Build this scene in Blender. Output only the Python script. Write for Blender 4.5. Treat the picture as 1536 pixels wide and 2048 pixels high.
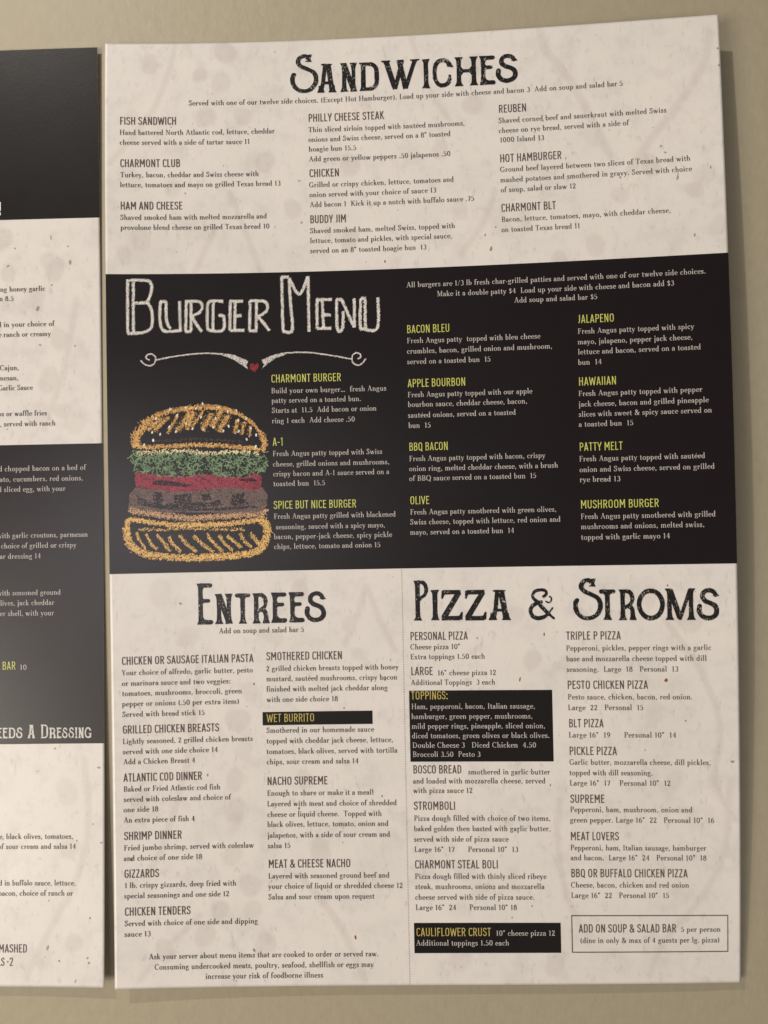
import bpy, math, random
import numpy as np
from mathutils import Matrix, Vector, noise
from mathutils.geometry import delaunay_2d_cdt
random.seed(7)
for _o in list(bpy.data.objects): bpy.data.objects.remove(_o)
scene = bpy.context.scene
col = scene.collection

# camera pose (tilts, position in mm, focal length in px) and the gentle warp of each sheet
CAM = [-0.021014, 0.025842, 0.020024, 133.849175, 227.20176, 349.449746, 1524.108745]
ZR = [5.2537, -0.4528, -0.9805, 0.2799, 1.9405, -1.5905, -1.155, -0.3892, 2.1735, -1.0017, -0.8974, -0.3781, 0.007]
ZL = [2.0557, 1.2931, 0.7808, 0.242, -0.2389, -0.2259, 0.3645, -0.0834, -0.0406, -0.1472, 0.2035, 0.1307, 0.4514]
PLACE_L = [-284.1007, -0.35434, 0.00136]
# ------------------------------------------------------------ camera, world, lamps
W, H = 279.4, 431.8            # an 11 x 17 inch sheet, millimetres

def world(X, Y, Z):            # sheet millimetres (right, down, off the wall) -> metres
    return Vector((X * .001, -Z * .001, (H - Y) * .001))

def make_camera():
    a, b, c, cx, cy, D, f = CAM
    ca, sa, cb, sb, cc, sc = math.cos(a), math.sin(a), math.cos(b), math.sin(b), math.cos(c), math.sin(c)
    Rx = np.array([[1, 0, 0], [0, ca, -sa], [0, sa, ca]])
    Ry = np.array([[cb, 0, sb], [0, 1, 0], [-sb, 0, cb]])
    Rz = np.array([[cc, -sc, 0], [sc, cc, 0], [0, 0, 1]])
    M = Rz @ Rx @ Ry
    wm = lambda v: Vector((v[0], -v[2], -v[1]))
    r, u, k = wm(M[:, 0]), wm(-M[:, 1]), wm(M[:, 2])
    cam = bpy.data.cameras.new('camera')
    o = bpy.data.objects.new('camera', cam)
    col.objects.link(o)
    m = Matrix.Identity(4)
    for i, v in enumerate((r, u, k)):
        for j in range(3): m[j][i] = v[j]
    p = world(cx, cy, D)
    for j in range(3): m[j][3] = p[j]
    o.matrix_world = m
    cam.sensor_fit = 'VERTICAL'; cam.sensor_height = 36; cam.sensor_width = 27
    cam.lens = f / 2048 * 36
    cam.clip_start = .01; cam.clip_end = 50
    cam.dof.use_dof = True; cam.dof.focus_distance = D * .001 - .001; cam.dof.aperture_fstop = 5.0
    scene.camera = o
make_camera()

scene.world = bpy.data.worlds.new('World')
scene.world.use_nodes = True
bg = scene.world.node_tree.nodes['Background']
bg.inputs[0].default_value = (1.0, .95, .88, 1)
bg.inputs[1].default_value = .14
scene.view_settings.view_transform = 'Standard'
scene.view_settings.look = 'None'
scene.view_settings.exposure = .23
scene.view_settings.gamma = 1

def lamp(name, loc, target, size, power, colour):
    d = bpy.data.lights.new(name, 'AREA'); d.shape = 'DISK'; d.size = size; d.energy = power; d.color = colour
    o = bpy.data.objects.new(name, d); col.objects.link(o); o.location = loc
    o.rotation_euler = (Vector(target) - Vector(loc)).to_track_quat('-Z', 'Y').to_euler()
    return o
# a warm ceiling lamp up to the left throws the crisp drop shadows, a second lamp stands low to the left;
# a broad dim light (the room behind the viewer) gives the soft sheen on the laminate
lamp('ceiling_lamp', (-.78, -1.00, 1.68), (.14, 0, .22), .05, 15.5, (1, .94, .85))
lamp('side_lamp', (-1.40, -1.40, -.42), (.14, 0, .22), 1.1, 26, (1, .91, .78))
lamp('right_fill', (1.0, -1.15, -.55), (.14, 0, .22), .50, 1.6, (1, .89, .78))  # added fill with no real source; brightens the wall and sheet at lower right
rl = lamp('room_light', (-.31, -1.15, .20), (.10, 0, .22), .46, 1.25, (1, .92, .97))
rl.data.shape = 'ELLIPSE'; rl.data.size_y = .34

# ------------------------------------------------------------ materials
class NT:
    def __init__(s, name):
        s.m = bpy.data.materials.new(name); s.m.use_nodes = True; s.t = s.m.node_tree
        s.b = s.t.nodes['Principled BSDF']
    def n(s, kind, **kw):
        x = s.t.nodes.new(kind)
        for k, v in kw.items():
            if k.startswith('i_'): x.inputs[k[2:].replace('_', ' ')].default_value = v
            else: setattr(x, k, v)
        return x
    def l(s, a, b): s.t.links.new(a, b)
    def coord(s, scale=(1, 1, 1)):
        tc = s.n('ShaderNodeTexCoord'); mp = s.n('ShaderNodeMapping'); mp.inputs['Scale'].default_value = scale
        s.l(tc.outputs['Object'], mp.inputs[0]); return mp.outputs[0]
    def noise(s, vec, scale, detail=2, rough=.5, lac=2):
        x = s.n('ShaderNodeTexNoise'); x.inputs['Scale'].default_value = scale; x.inputs['Detail'].default_value = detail
        x.inputs['Roughness'].default_value = rough; s.l(vec, x.inputs['Vector']); return x.outputs['Fac']
    def ramp(s, fac, stops, interp='LINEAR'):
        x = s.n('ShaderNodeValToRGB'); x.color_ramp.interpolation = interp
        e = x.color_ramp.elements
        while len(e) < len(stops): e.new(.5)
        for q, (p, c) in zip(e, stops): q.position = p; q.color = (*c, 1) if len(c) == 3 else c
        s.l(fac, x.inputs[0]); return x.outputs[0]
    def mix(s, fac, a, b, blend='MIX'):
        x = s.n('ShaderNodeMix', data_type='RGBA', blend_type=blend)
        for sock, v in ((x.inputs[0], fac), (x.inputs[6], a), (x.inputs[7], b)):
            if isinstance(v, (int, float)): sock.default_value = v
            elif isinstance(v, tuple): sock.default_value = (*v, 1)
            else: s.l(v, sock)
        return x.outputs[2]
    def bump(s, h, strength, dist):
        x = s.n('ShaderNodeBump'); x.inputs['Strength'].default_value = strength; x.inputs['Distance'].default_value = dist
        s.l(h, x.inputs['Height']); s.l(x.outputs[0], s.b.inputs['Normal'])
    def base(s, c):
        if isinstance(c, tuple): s.b.inputs['Base Color'].default_value = (*c, 1)
        else: s.l(c, s.b.inputs['Base Color'])

GLOSS = .31
def finish(t, rough=GLOSS, spec=.5):
    t.b.inputs['Roughness'].default_value = rough
    t.b.inputs['Specular IOR Level'].default_value = spec
    v = t.coord()
    t.bump(t.noise(v, 900, 3, .6), .045, .0004)     # the pebbled laminate
    r = t.n('ShaderNodeMapRange'); r.inputs['To Min'].default_value = rough - .012; r.inputs['To Max'].default_value = rough + .012
    r.inputs['From Min'].default_value = .3; r.inputs['From Max'].default_value = .7
    t.l(t.noise(v, 38, 5, .65), r.inputs['Value']); t.l(r.outputs[0], t.b.inputs['Roughness'])
    return t.m

PAPER = (.745, .705, .672)
def paper_mat():
    t = NT('speckled_paper'); v = t.coord()
    big = t.noise(v, 22, 4, .6); mid = t.noise(v, 95, 5, .65); fib = t.noise(t.coord((1, 1, .45)), 420, 4, .7)
    c = t.ramp(big, [(.32, (.715, .675, .64)), (.5, PAPER), (.7, (.77, .722, .682))])
    c = t.mix(1.0, c, t.ramp(mid, [(.30, (.90, .895, .89)), (.5, (1, 1, 1)), (.75, (1.03, 1.025, 1.0))]), 'MULTIPLY')
    c = t.mix(1.0, c, t.ramp(fib, [(.26, (.82, .80, .79)), (.42, (1, 1, 1)), (.8, (1.02, 1.02, 1.02))]), 'MULTIPLY')
    at = t.n('ShaderNodeAttribute', attribute_name='stain')
    c = t.mix(at.outputs['Fac'], c, (.52, .46, .42))
    t.base(c); return finish(t)
def flat_ink(name, c, var=.12):
    t = NT(name); v = t.coord()
    f = t.noise(v, 350, 3, .6)
    lo = tuple(x * (1 - var) for x in c); hi = tuple(min(1, x * (1 + var)) for x in c)
    t.base(t.ramp(f, [(.3, lo), (.7, hi)])); return finish(t)
def worn_ink():                                    # letterpress titles: little flecks of paper show through
    t = NT('worn_black_ink')
    f = t.noise(t.coord((1.5, 1, .8)), 1150, 2, .55)
    g = t.noise(t.coord(), 160, 2, .5)
    s = t.n('ShaderNodeMath', operation='MULTIPLY_ADD'); s.inputs[1].default_value = .35; t.l(g, s.inputs[0]); t.l(f, s.inputs[2])
    t.base(t.ramp(s.outputs[0], [(.0, (.009, .008, .008)), (.80, (.011, .010, .010)), (.855, (.40, .37, .33))])); return finish(t)
def worn_white():
    t = NT('worn_white_ink')
    f = t.noise(t.coord((1.5, 1, .8)), 900, 2, .55)
    t.base(t.ramp(f, [(.0, (.62, .60, .57)), (.60, (.62, .60, .57)), (.70, (.2, .19, .18))])); return finish(t)
def wall_mat():
    t = NT('painted_wall'); v = t.coord()
    a = t.noise(v, 3.5, 3, .6); b = t.noise(v, 160, 5, .65)
    c = t.ramp(a, [(.3, (.388, .340, .245)), (.7, (.415, .365, .262))])
    c = t.mix(1.0, c, t.ramp(b, [(.3, (.95, .95, .94)), (.7, (1.03, 1.03, 1.02))]), 'MULTIPLY')
    t.base(c)
    t.b.inputs['Roughness'].default_value = .55; t.b.inputs['Specular IOR Level'].default_value = .35
    h1 = t.noise(t.coord((1, 1, .6)), 260, 5, .6); t.bump(h1, .24, .0010)
    return t.m
MAT = {
 'paper': paper_mat(), 'wall': wall_mat(), 'worn': worn_ink(), 'wornw': worn_white(),
 'black': flat_ink('black_panel_ink', (.0065, .0036, .0040), .08),
 'boxblack': flat_ink('black_box_ink', (.007, .0048, .0042), .08),
 'dark': flat_ink('body_text_ink', (.072, .057, .051)), 'head': flat_ink('heading_ink', (.105, .070, .060)),
 'pale': flat_ink('pale_text_ink', (.56, .51, .48)), 'yellow': flat_ink('yellow_ink', (.62, .62, .15)), 'gold': flat_ink('gold_ink', (.55, .44, .13)),
 'chalk': flat_ink('white_chalk', (.80, .76, .72), .15), 'orange': flat_ink('orange_chalk', (.82, .47, .16), .25),
 'amber': flat_ink('amber_chalk', (.86, .52, .17), .2), 'peach': flat_ink('peach_chalk', (.66, .40, .22), .15),
 'cream': flat_ink('cream_chalk', (.85, .72, .42), .12), 'green': flat_ink('green_chalk', (.19, .30, .155), .3),
 'red': flat_ink('red_chalk', (.37, .05, .08), .2), 'brown': flat_ink('brown_chalk', (.185, .122, .108), .2), 'mauve': flat_ink('mauve_chalk', (.29, .21, .20), .2),
 'heart': flat_ink('dark_red_chalk', (.30, .035, .045), .3),
 'f_red': flat_ink('red_fleck', (.32, .07, .055)), 'f_plum': flat_ink('plum_fleck', (.28, .12, .14)), 'rule': flat_ink('pale_rule_ink', (.38, .34, .31)), 'f_grey': flat_ink('grey_fleck', (.33, .29, .265)), 'f_tan': flat_ink('tan_fleck', (.42, .32, .22)), 'f_dark': flat_ink('dark_fleck', (.12, .10, .09)),
}

# ------------------------------------------------------------ sheet surface
def cheb(i, x):
    return 1 + 0 * x if i == 0 else x if i == 1 else 2 * x * x - 1 if i == 2 else 4 * x ** 3 - 3 * x
def lift(co, u, v):                                # how far the sheet bows off the wall
    s = u / W * 2 - 1; t = v / H * 2 - 1; z = 0 * s; k = 0
    for i in range(4):
        for j in range(4):
            if i + j > 4: continue
            z = z + co[k] * cheb(i, s) * cheb(j, t); k += 1
    return np.maximum(z, .35)
class Sheet:
    def __init__(s, co, place): s.co = co; s.p = place
    def pts(s, uv, off):
        uv = np.asarray(uv, float); u, v = uv[:, 0], uv[:, 1]
        z = lift(s.co, u, v) + off
        ox, oy, th = s.p; c, n = math.cos(th), math.sin(th)
        X = ox + c * u - n * v; Y = oy + n * u + c * v
        return np.stack([X, -z, H - Y], -1) * .001
def mesh_obj(name, co, faces, mat, parent=None, kind=None, label=None):
    me = bpy.data.meshes.new(name)
    co = np.asarray(co, np.float32); faces = np.asarray(faces, np.int32); k = faces.shape[1]
    me.vertices.add(len(co)); me.vertices.foreach_set('co', co.ravel())
    me.loops.add(faces.size); me.loops.foreach_set('vertex_index', faces.ravel())
    me.polygons.add(len(faces)); me.polygons.foreach_set('loop_start', np.arange(0, faces.size, k, dtype=np.int32))
    me.update(calc_edges=True); me.validate()
    me.materials.append(MAT[mat])
    o = bpy.data.objects.new(name, me); col.objects.link(o)
    if parent: o.parent = parent
    if kind: o['kind'] = kind
    if label: o['label'] = label
    return o
def grid(sheet, name, u0, v0, u1, v1, off, mat, parent, step=4, **kw):
    nu = max(1, int(round((u1 - u0) / step))); nv = max(1, int(round((v1 - v0) / step)))
    U, V = np.meshgrid(np.linspace(u0, u1, nu + 1), np.linspace(v0, v1, nv + 1))
    uv = np.stack([U.ravel(), V.ravel()], -1)
    i = np.arange(nu * nv); a = i // nu * (nu + 1) + i % nu
    f = np.stack([a, a + nu + 1, a + nu + 2, a + 1], -1)
    o = mesh_obj(name, sheet.pts(uv, off), f, mat, parent, **kw)
    return o, uv
OFF_BAND, OFF_BOX, OFF_INK = .05, .10, .15
# ------------------------------------------------------------ lettering drawn with a pen model
def A(cx, cy, rx, ry, a0, a1, n=2.0, k=None):
    k = k or max(4, int(abs(a1 - a0) / 22)); o = []
    for i in range(k + 1):
        a = math.radians(a0 + (a1 - a0) * i / k); c, s = math.cos(a), math.sin(a)
        o.append((cx + rx * math.copysign(abs(c) ** (2 / n), c), cy + ry * math.copysign(abs(s) ** (2 / n), s)))
    return o
def Lx(*p): return [(p[i], p[i + 1]) for i in range(0, len(p), 2)]
def Cr(pts, k=4):                                  # smooth curve through points
    P = [pts[0]] + list(pts) + [pts[-1]]; o = []
    for i in range(1, len(P) - 2):
        a, b, c, d = P[i - 1:i + 3]
        for j in range(k):
            t = j / k
            o.append(tuple(.5 * (2 * b[m] + (c[m] - a[m]) * t + (2 * a[m] - 5 * b[m] + 4 * c[m] - d[m]) * t * t + (3 * b[m] - a[m] - 3 * c[m] + d[m]) * t ** 3) for m in (0, 1)))
    o.append(pts[-1]); return o
def ribbon(pts, wf):                               # a stroke as quads; wf = width or function of direction, or list
    P = [p for i, p in enumerate(pts) if i == 0 or math.dist(p, pts[i - 1]) > 1e-5]
    closed = math.dist(P[0], P[-1]) < 1e-4 and len(P) > 3
    n = len(P); L = []; R = []
    for i, p in enumerate(P):
        a = P[i - 1] if i else (P[-2] if closed else p); b = P[i + 1] if i < n - 1 else (P[1] if closed else p)
        dx, dy = b[0] - a[0], b[1] - a[1]; d = math.hypot(dx, dy) or 1; dx /= d; dy /= d
        w = wf(dx, dy) if callable(wf) else wf[min(i, len(wf) - 1)] if isinstance(wf, list) else wf
        L.append((p[0] - dy * w / 2, p[1] + dx * w / 2)); R.append((p[0] + dy * w / 2, p[1] - dx * w / 2))
    return [[L[i], R[i], R[i + 1], L[i + 1]] for i in range(n - 1)]
def union(polys):
    V = []; F = []
    for p in polys:
        ar = sum(p[i - 1][0] * p[i][1] - p[i][0] * p[i - 1][1] for i in range(len(p)))
        if abs(ar) < 1e-7: continue
        if ar < 0: p = p[::-1]
        F.append(list(range(len(V), len(V) + len(p)))); V += [Vector(q) for q in p]
    r = delaunay_2d_cdt(V, [], F, 1, 1e-5)
    return np.array([tuple(v) for v in r[0]]), np.array([f for f, src in zip(r[2], r[5]) if src], int)

TH, TN = .122, .052
def pen(dx, dy): return TN + (TH - TN) * abs(dy) ** 1.5
def sf(x, y, w=.10): return ('t', Lx(x - w, y, x + w, y))
def st(x, y0, y1): return ('k', Lx(x, y0, x, y1))
def dot(x, y, r=.09): return ('d', (x, y, r))
h_ = TN / 2
def serif_font():
    X = .61; G = {}
    def g(c, adv, *s): G[c] = (adv, s)
    P = lambda pts: ('p', pts)
    T = lambda *a: ('t', Lx(*a)); K = lambda *a: ('k', Lx(*a))
    g('a', .47, P(A(.21, .44, .14, .15, 160, 0)), st(.35, .46, .03), ('t', Lx(.35, .05, .46, .04)), P(A(.20, .17, .145, .16, 70, 330)), T(.24, .34, .35, .38), dot(.10, .45, .06))
    g('b', .54, st(.12, .02, 1.04), T(.02, 1.0, .12, 1.03), P(A(.28, .305, .19, .28, 140, -140)))
    g('c', .46, P(A(.27, .305, .20, .285, 55, 310)), dot(.38, .48, .06))
    g('d', .55, st(.41, .0, 1.04), T(.31, 1.0, .41, 1.03), T(.41, h_, .52, h_), P(A(.25, .305, .19, .28, 40, 320)))
    g('e', .47, P(A(.26, .305, .195, .285, 5, 318)), T(.08, .34, .45, .34))
    g('f', .33, P(A(.28, .86, .14, .16, 40, 180)), st(.14, .86, 0), T(.02, X - h_, .3, X - h_), sf(.14, h_), dot(.37, .93, .06))
    g('g', .50, P(A(.22, .41, .15, .18, 0, 360)), T(.13, .22, .10, .10, .2, .06), P(A(.23, -.10, .19, .15, 100, 430)), T(.34, .52, .47, .58), )
    g('h', .57, st(.12, 0, 1.04), T(.02, 1.0, .12, 1.03), P(A(.28, .43, .155, .16, 175, 0)), st(.435, .44, 0), sf(.12, h_), sf(.435, h_))
    g('i', .27, st(.13, 0, X), T(.03, X - .03, .13, X), sf(.13, h_), dot(.13, .88))
    g('j', .27, st(.13, -.2, X), T(.03, X - .03, .13, X), P(A(.0, -.2, .13, .13, 0, -80)), dot(.13, .88))
    g('k', .54, st(.12, 0, 1.04), T(.02, 1.0, .12, 1.03), T(.14, .26, .42, .58), K(.24, .36, .45, 0), sf(.12, h_), sf(.45, h_, .08), sf(.41, X - h_, .09))
    g('l', .27, st(.13, 0, 1.04), T(.03, 1.0, .13, 1.03), sf(.13, h_))
    g('m', .86, st(.12, 0, X), T(.02, X - .03, .12, X), P(A(.27, .43, .15, .16, 175, 0)), st(.42, .44, 0), P(A(.57, .43, .15, .16, 175, 0)), st(.72, .44, 0), sf(.12, h_), sf(.42, h_), sf(.72, h_))
    g('n', .57, st(.12, 0, X), T(.02, X - .03, .12, X), P(A(.28, .43, .155, .16, 175, 0)), st(.435, .44, 0), sf(.12, h_), sf(.435, h_))
    g('o', .53, P(A(.265, .305, .20, .285, 0, 360)))
    g('p', .55, st(.12, -.32, X), T(.02, X - .03, .12, X), P(A(.28, .305, .19, .28, 140, -140)), sf(.12, -.31))
    g('q', .55, st(.42, -.32, X), P(A(.26, .305, .19, .28, 40, 320)), sf(.42, -.31))
    g('r', .41, st(.13, 0, X), T(.02, X - .03, .13, X), P(A(.28, .43, .14, .16, 170, 60)), dot(.35, .52, .065), sf(.13, h_))
    g('s', .40, P(Cr(Lx(.32, .45, .27, .57, .17, .59, .09, .50, .10, .40, .22, .31, .31, .22, .30, .09, .18, .02, .09, .06, .05, .17))))
    g('t', .35, st(.15, .12, .80), P(A(.25, .13, .10, .12, 185, 320)), T(.03, X - h_, .32, X - h_))
    g('u', .57, st(.12, .18, X), T(.02, X - .03, .12, X), P(A(.27, .18, .15, .17, 185, 350)), st(.43, 0, X), T(.33, X - .03, .43, X), T(.43, h_, .54, h_))
    g('v', .50, K(.07, X, .26, .0), T(.26, .0, .43, X), sf(.07, X - h_), sf(.43, X - h_, .08))
    g('w', .76, K(.07, X, .24, .0), T(.24, .0, .38, X), K(.36, X, .53, .0), T(.53, 0, .69, X), sf(.07, X - h_), sf(.69, X - h_, .08), sf(.36, X - h_, .09))
    g('x', .50, K(.08, X, .41, .0), T(.08, .0, .40, X), sf(.08, X - h_), sf(.42, X - h_, .08), sf(.08, h_), sf(.41, h_, .08))
    g('y', .50, K(.07, X, .26, .0), T(.43, X, .20, -.18, .08, -.29), sf(.07, X - h_), sf(.43, X - h_, .08), dot(.07, -.27, .06))
    g('z', .44, T(.05, X - h_, .38, X - h_), K(.36, X - .04, .07, .04), T(.05, h_, .39, h_), T(.05, X, .05, X - .14), T(.39, 0, .39, .14))
    g('é', .47, *G['e'][1], T(.24, .72, .36, .92)); g('ñ', .57, *G['n'][1], T(.14, .76, .24, .82, .33, .76, .43, .82))
    g('A', .74, K(.36, 1, .62, 0), T(.36, 1, .10, 0), T(.18, .34, .50, .34), sf(.10, h_), sf(.62, h_))
    g('B', .64, st(.16, 0, 1), P(A(.30, .75, .22, .235, 90, -90)), P(A(.31, .26, .25, .245, 90, -90)), T(.04, 1 - h_, .3, 1 - h_), T(.04, h_, .3, h_), T(.16, .51, .3, .51))
    g('C', .70, P(A(.38, .5, .31, .49, 50, 315)), T(.60, .72, .60, .97))
    g('D', .78, st(.16, 0, 1), P(A(.32, .5, .35, .48, 90, -90)), T(.04, 1 - h_, .33, 1 - h_), T(.04, h_, .33, h_))
    g('E', .60, st(.16, 0, 1), T(.04, 1 - h_, .52, 1 - h_, .52, .78), T(.04, h_, .55, h_, .55, .24), T(.16, .52, .42, .52), T(.42, .42, .42, .62))
    g('F', .57, st(.16, 0, 1), T(.04, 1 - h_, .52, 1 - h_, .52, .78), T(.16, .52, .42, .52), T(.42, .42, .42, .62), sf(.16, h_, .12))
    g('G', .76, P(A(.38, .5, .31, .49, 50, 320)), T(.60, .72, .60, .97), st(.62, .05, .42), sf(.62, .42))
    g('H', .82, st(.16, 0, 1), st(.65, 0, 1), T(.16, .52, .65, .52), sf(.16, h_, .12), sf(.65, h_, .12), sf(.16, 1 - h_, .12), sf(.65, 1 - h_, .12))
    g('I', .34, st(.17, 0, 1), sf(.17, h_, .12), sf(.17, 1 - h_, .12))
    g('J', .40, st(.22, .1, 1), P(A(.09, .1, .13, .2, 0, -80)), sf(.22, 1 - h_, .12))
    g('K', .74, st(.16, 0, 1), T(.18, .42, .58, .98), K(.30, .58, .64, 0), sf(.16, h_, .12), sf(.16, 1 - h_, .12), sf(.64, h_), sf(.58, 1 - h_))
    g('L', .58, st(.16, 0, 1), T(.04, h_, .54, h_, .54, .26), sf(.16, 1 - h_, .12))
    g('M', .94, T(.15, 0, .17, 1), K(.19, 1, .46, .05), T(.46, .05, .75, 1), st(.77, 0, 1), sf(.15, h_), sf(.77, h_, .12), sf(.12, 1 - h_, .08), sf(.80, 1 - h_, .08))
    g('N', .80, T(.16, 0, .16, 1), K(.16, 1, .64, .02), T(.65, 0, .65, 1), sf(.16, h_), sf(.65, 1 - h_), sf(.10, 1 - h_, .08))
    g('P', .60, st(.16, 0, 1), P(A(.30, .73, .23, .255, 90, -90)), T(.04, 1 - h_, .3, 1 - h_), T(.16, .47, .3, .47), sf(.16, h_, .12))
    g('Q', .80, P(A(.40, .5, .33, .49, 0, 360)), K(.42, .12, .74, -.16))
    g('R', .68, *G['P'][1], K(.30, .48, .60, 0), sf(.62, h_, .08))
    g('S', .54, P(Cr(Lx(.44, .75, .38, .93, .24, .98, .12, .88, .11, .72, .24, .57, .40, .42, .43, .22, .33, .05, .18, .02, .09, .10, .06, .27))), T(.44, .72, .44, .98), T(.06, .02, .06, .28))
    g('T', .66, st(.33, 0, 1), T(.05, 1 - h_, .61, 1 - h_), T(.05, 1, .05, .78), T(.61, 1, .61, .78), sf(.33, h_, .12))
    g('W', 1.0, K(.10, 1, .32, .0), T(.32, .0, .52, .98), K(.48, 1, .70, 0), T(.70, 0, .91, 1), sf(.10, 1 - h_), sf(.91, 1 - h_), sf(.48, 1 - h_))
    g('X', .7, K(.1, 1, .6, 0), T(.1, 0, .58, 1), sf(.1, h_), sf(.6, h_), sf(.1, 1 - h_), sf(.58, 1 - h_))
    g('Y', .68, K(.10, 1, .34, .48), T(.58, 1, .34, .48), st(.34, 0, .5), sf(.34, h_, .12), sf(.10, 1 - h_), sf(.58, 1 - h_))
    g('0', .56, P(A(.28, .47, .20, .46, 0, 360)))
    g('1', .42, st(.22, 0, .94), T(.08, .82, .22, .93), sf(.22, h_, .11))
    g('2', .52, P(Cr(Lx(.09, .70, .14, .88, .28, .92, .40, .80, .38, .60, .24, .34, .07, .05))), K(.07, .05, .45, .05), T(.45, .03, .45, .18))
    g('3', .50, P(A(.24, .70, .16, .22, 140, -80)), P(A(.23, .26, .20, .26, 85, -150)))
    g('4', .56, st(.37, 0, .94), T(.37, .93, .05, .29, .52, .29), sf(.37, h_, .09))
    g('5', .50, T(.12, .90, .42, .92), T(.13, .90, .10, .50), P(A(.21, .30, .21, .28, 115, -150)))
    g('6', .54, P(A(.27, .28, .19, .27, 0, 360)), P(Cr(Lx(.08, .28, .12, .60, .24, .82, .42, .92))))
    g('7', .50, K(.07, .91, .45, .91), T(.45, .90, .18, 0), T(.07, .9, .07, .75)); g('7', .50, T(.07, .88, .45, .88), ('k', Lx(.43, .88, .20, 0)), T(.07, .9, .07, .75))
    g('8', .54, P(A(.27, .70, .15, .22, 0, 360)), P(A(.27, .25, .20, .25, 0, 360)))
    g('9', .54, P(A(.27, .66, .19, .27, 0, 360)), P(Cr(Lx(.46, .66, .42, .34, .30, .12, .12, .02))))
    g(',', .26, dot(.12, .06, .085), T(.16, .04, .08, -.16)); g('.', .26, dot(.12, .07, .085)); g('…', .75, dot(.12, .07, .085), dot(.37, .07, .085), dot(.62, .07, .085))
    g(':', .27, dot(.13, .07, .085), dot(.13, .5, .085)); g('!', .28, K(.14, .98, .14, .28), dot(.14, .07, .085))
    g('(', .32, P(A(.42, .4, .30, .62, 130, 230))); g(')', .32, P(A(-.10, .4, .30, .62, 50, -50)))
    g('-', .34, ('m', Lx(.05, .30, .28, .30))); g('/', .40, T(.03, -.05, .36, 1.02)); g('”', .36, K(.11, .98, .08, .74), K(.25, .98, .22, .74))
    g('$', .50, P(Cr(Lx(.40, .70, .30, .86, .15, .80, .14, .62, .35, .42, .38, .20, .24, .06, .08, .20))), T(.25, -.08, .25, 1.0))
    g('&', .78, P(Cr(Lx(.66, .5, .52, .15, .30, .01, .12, .08, .10, .28, .30, .52, .42, .72, .36, .92, .22, .92, .17, .76, .32, .48, .60, .08, .74, .02))), sf(.66, .5, .08))
    G[' '] = (.27, ()); return G

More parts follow.
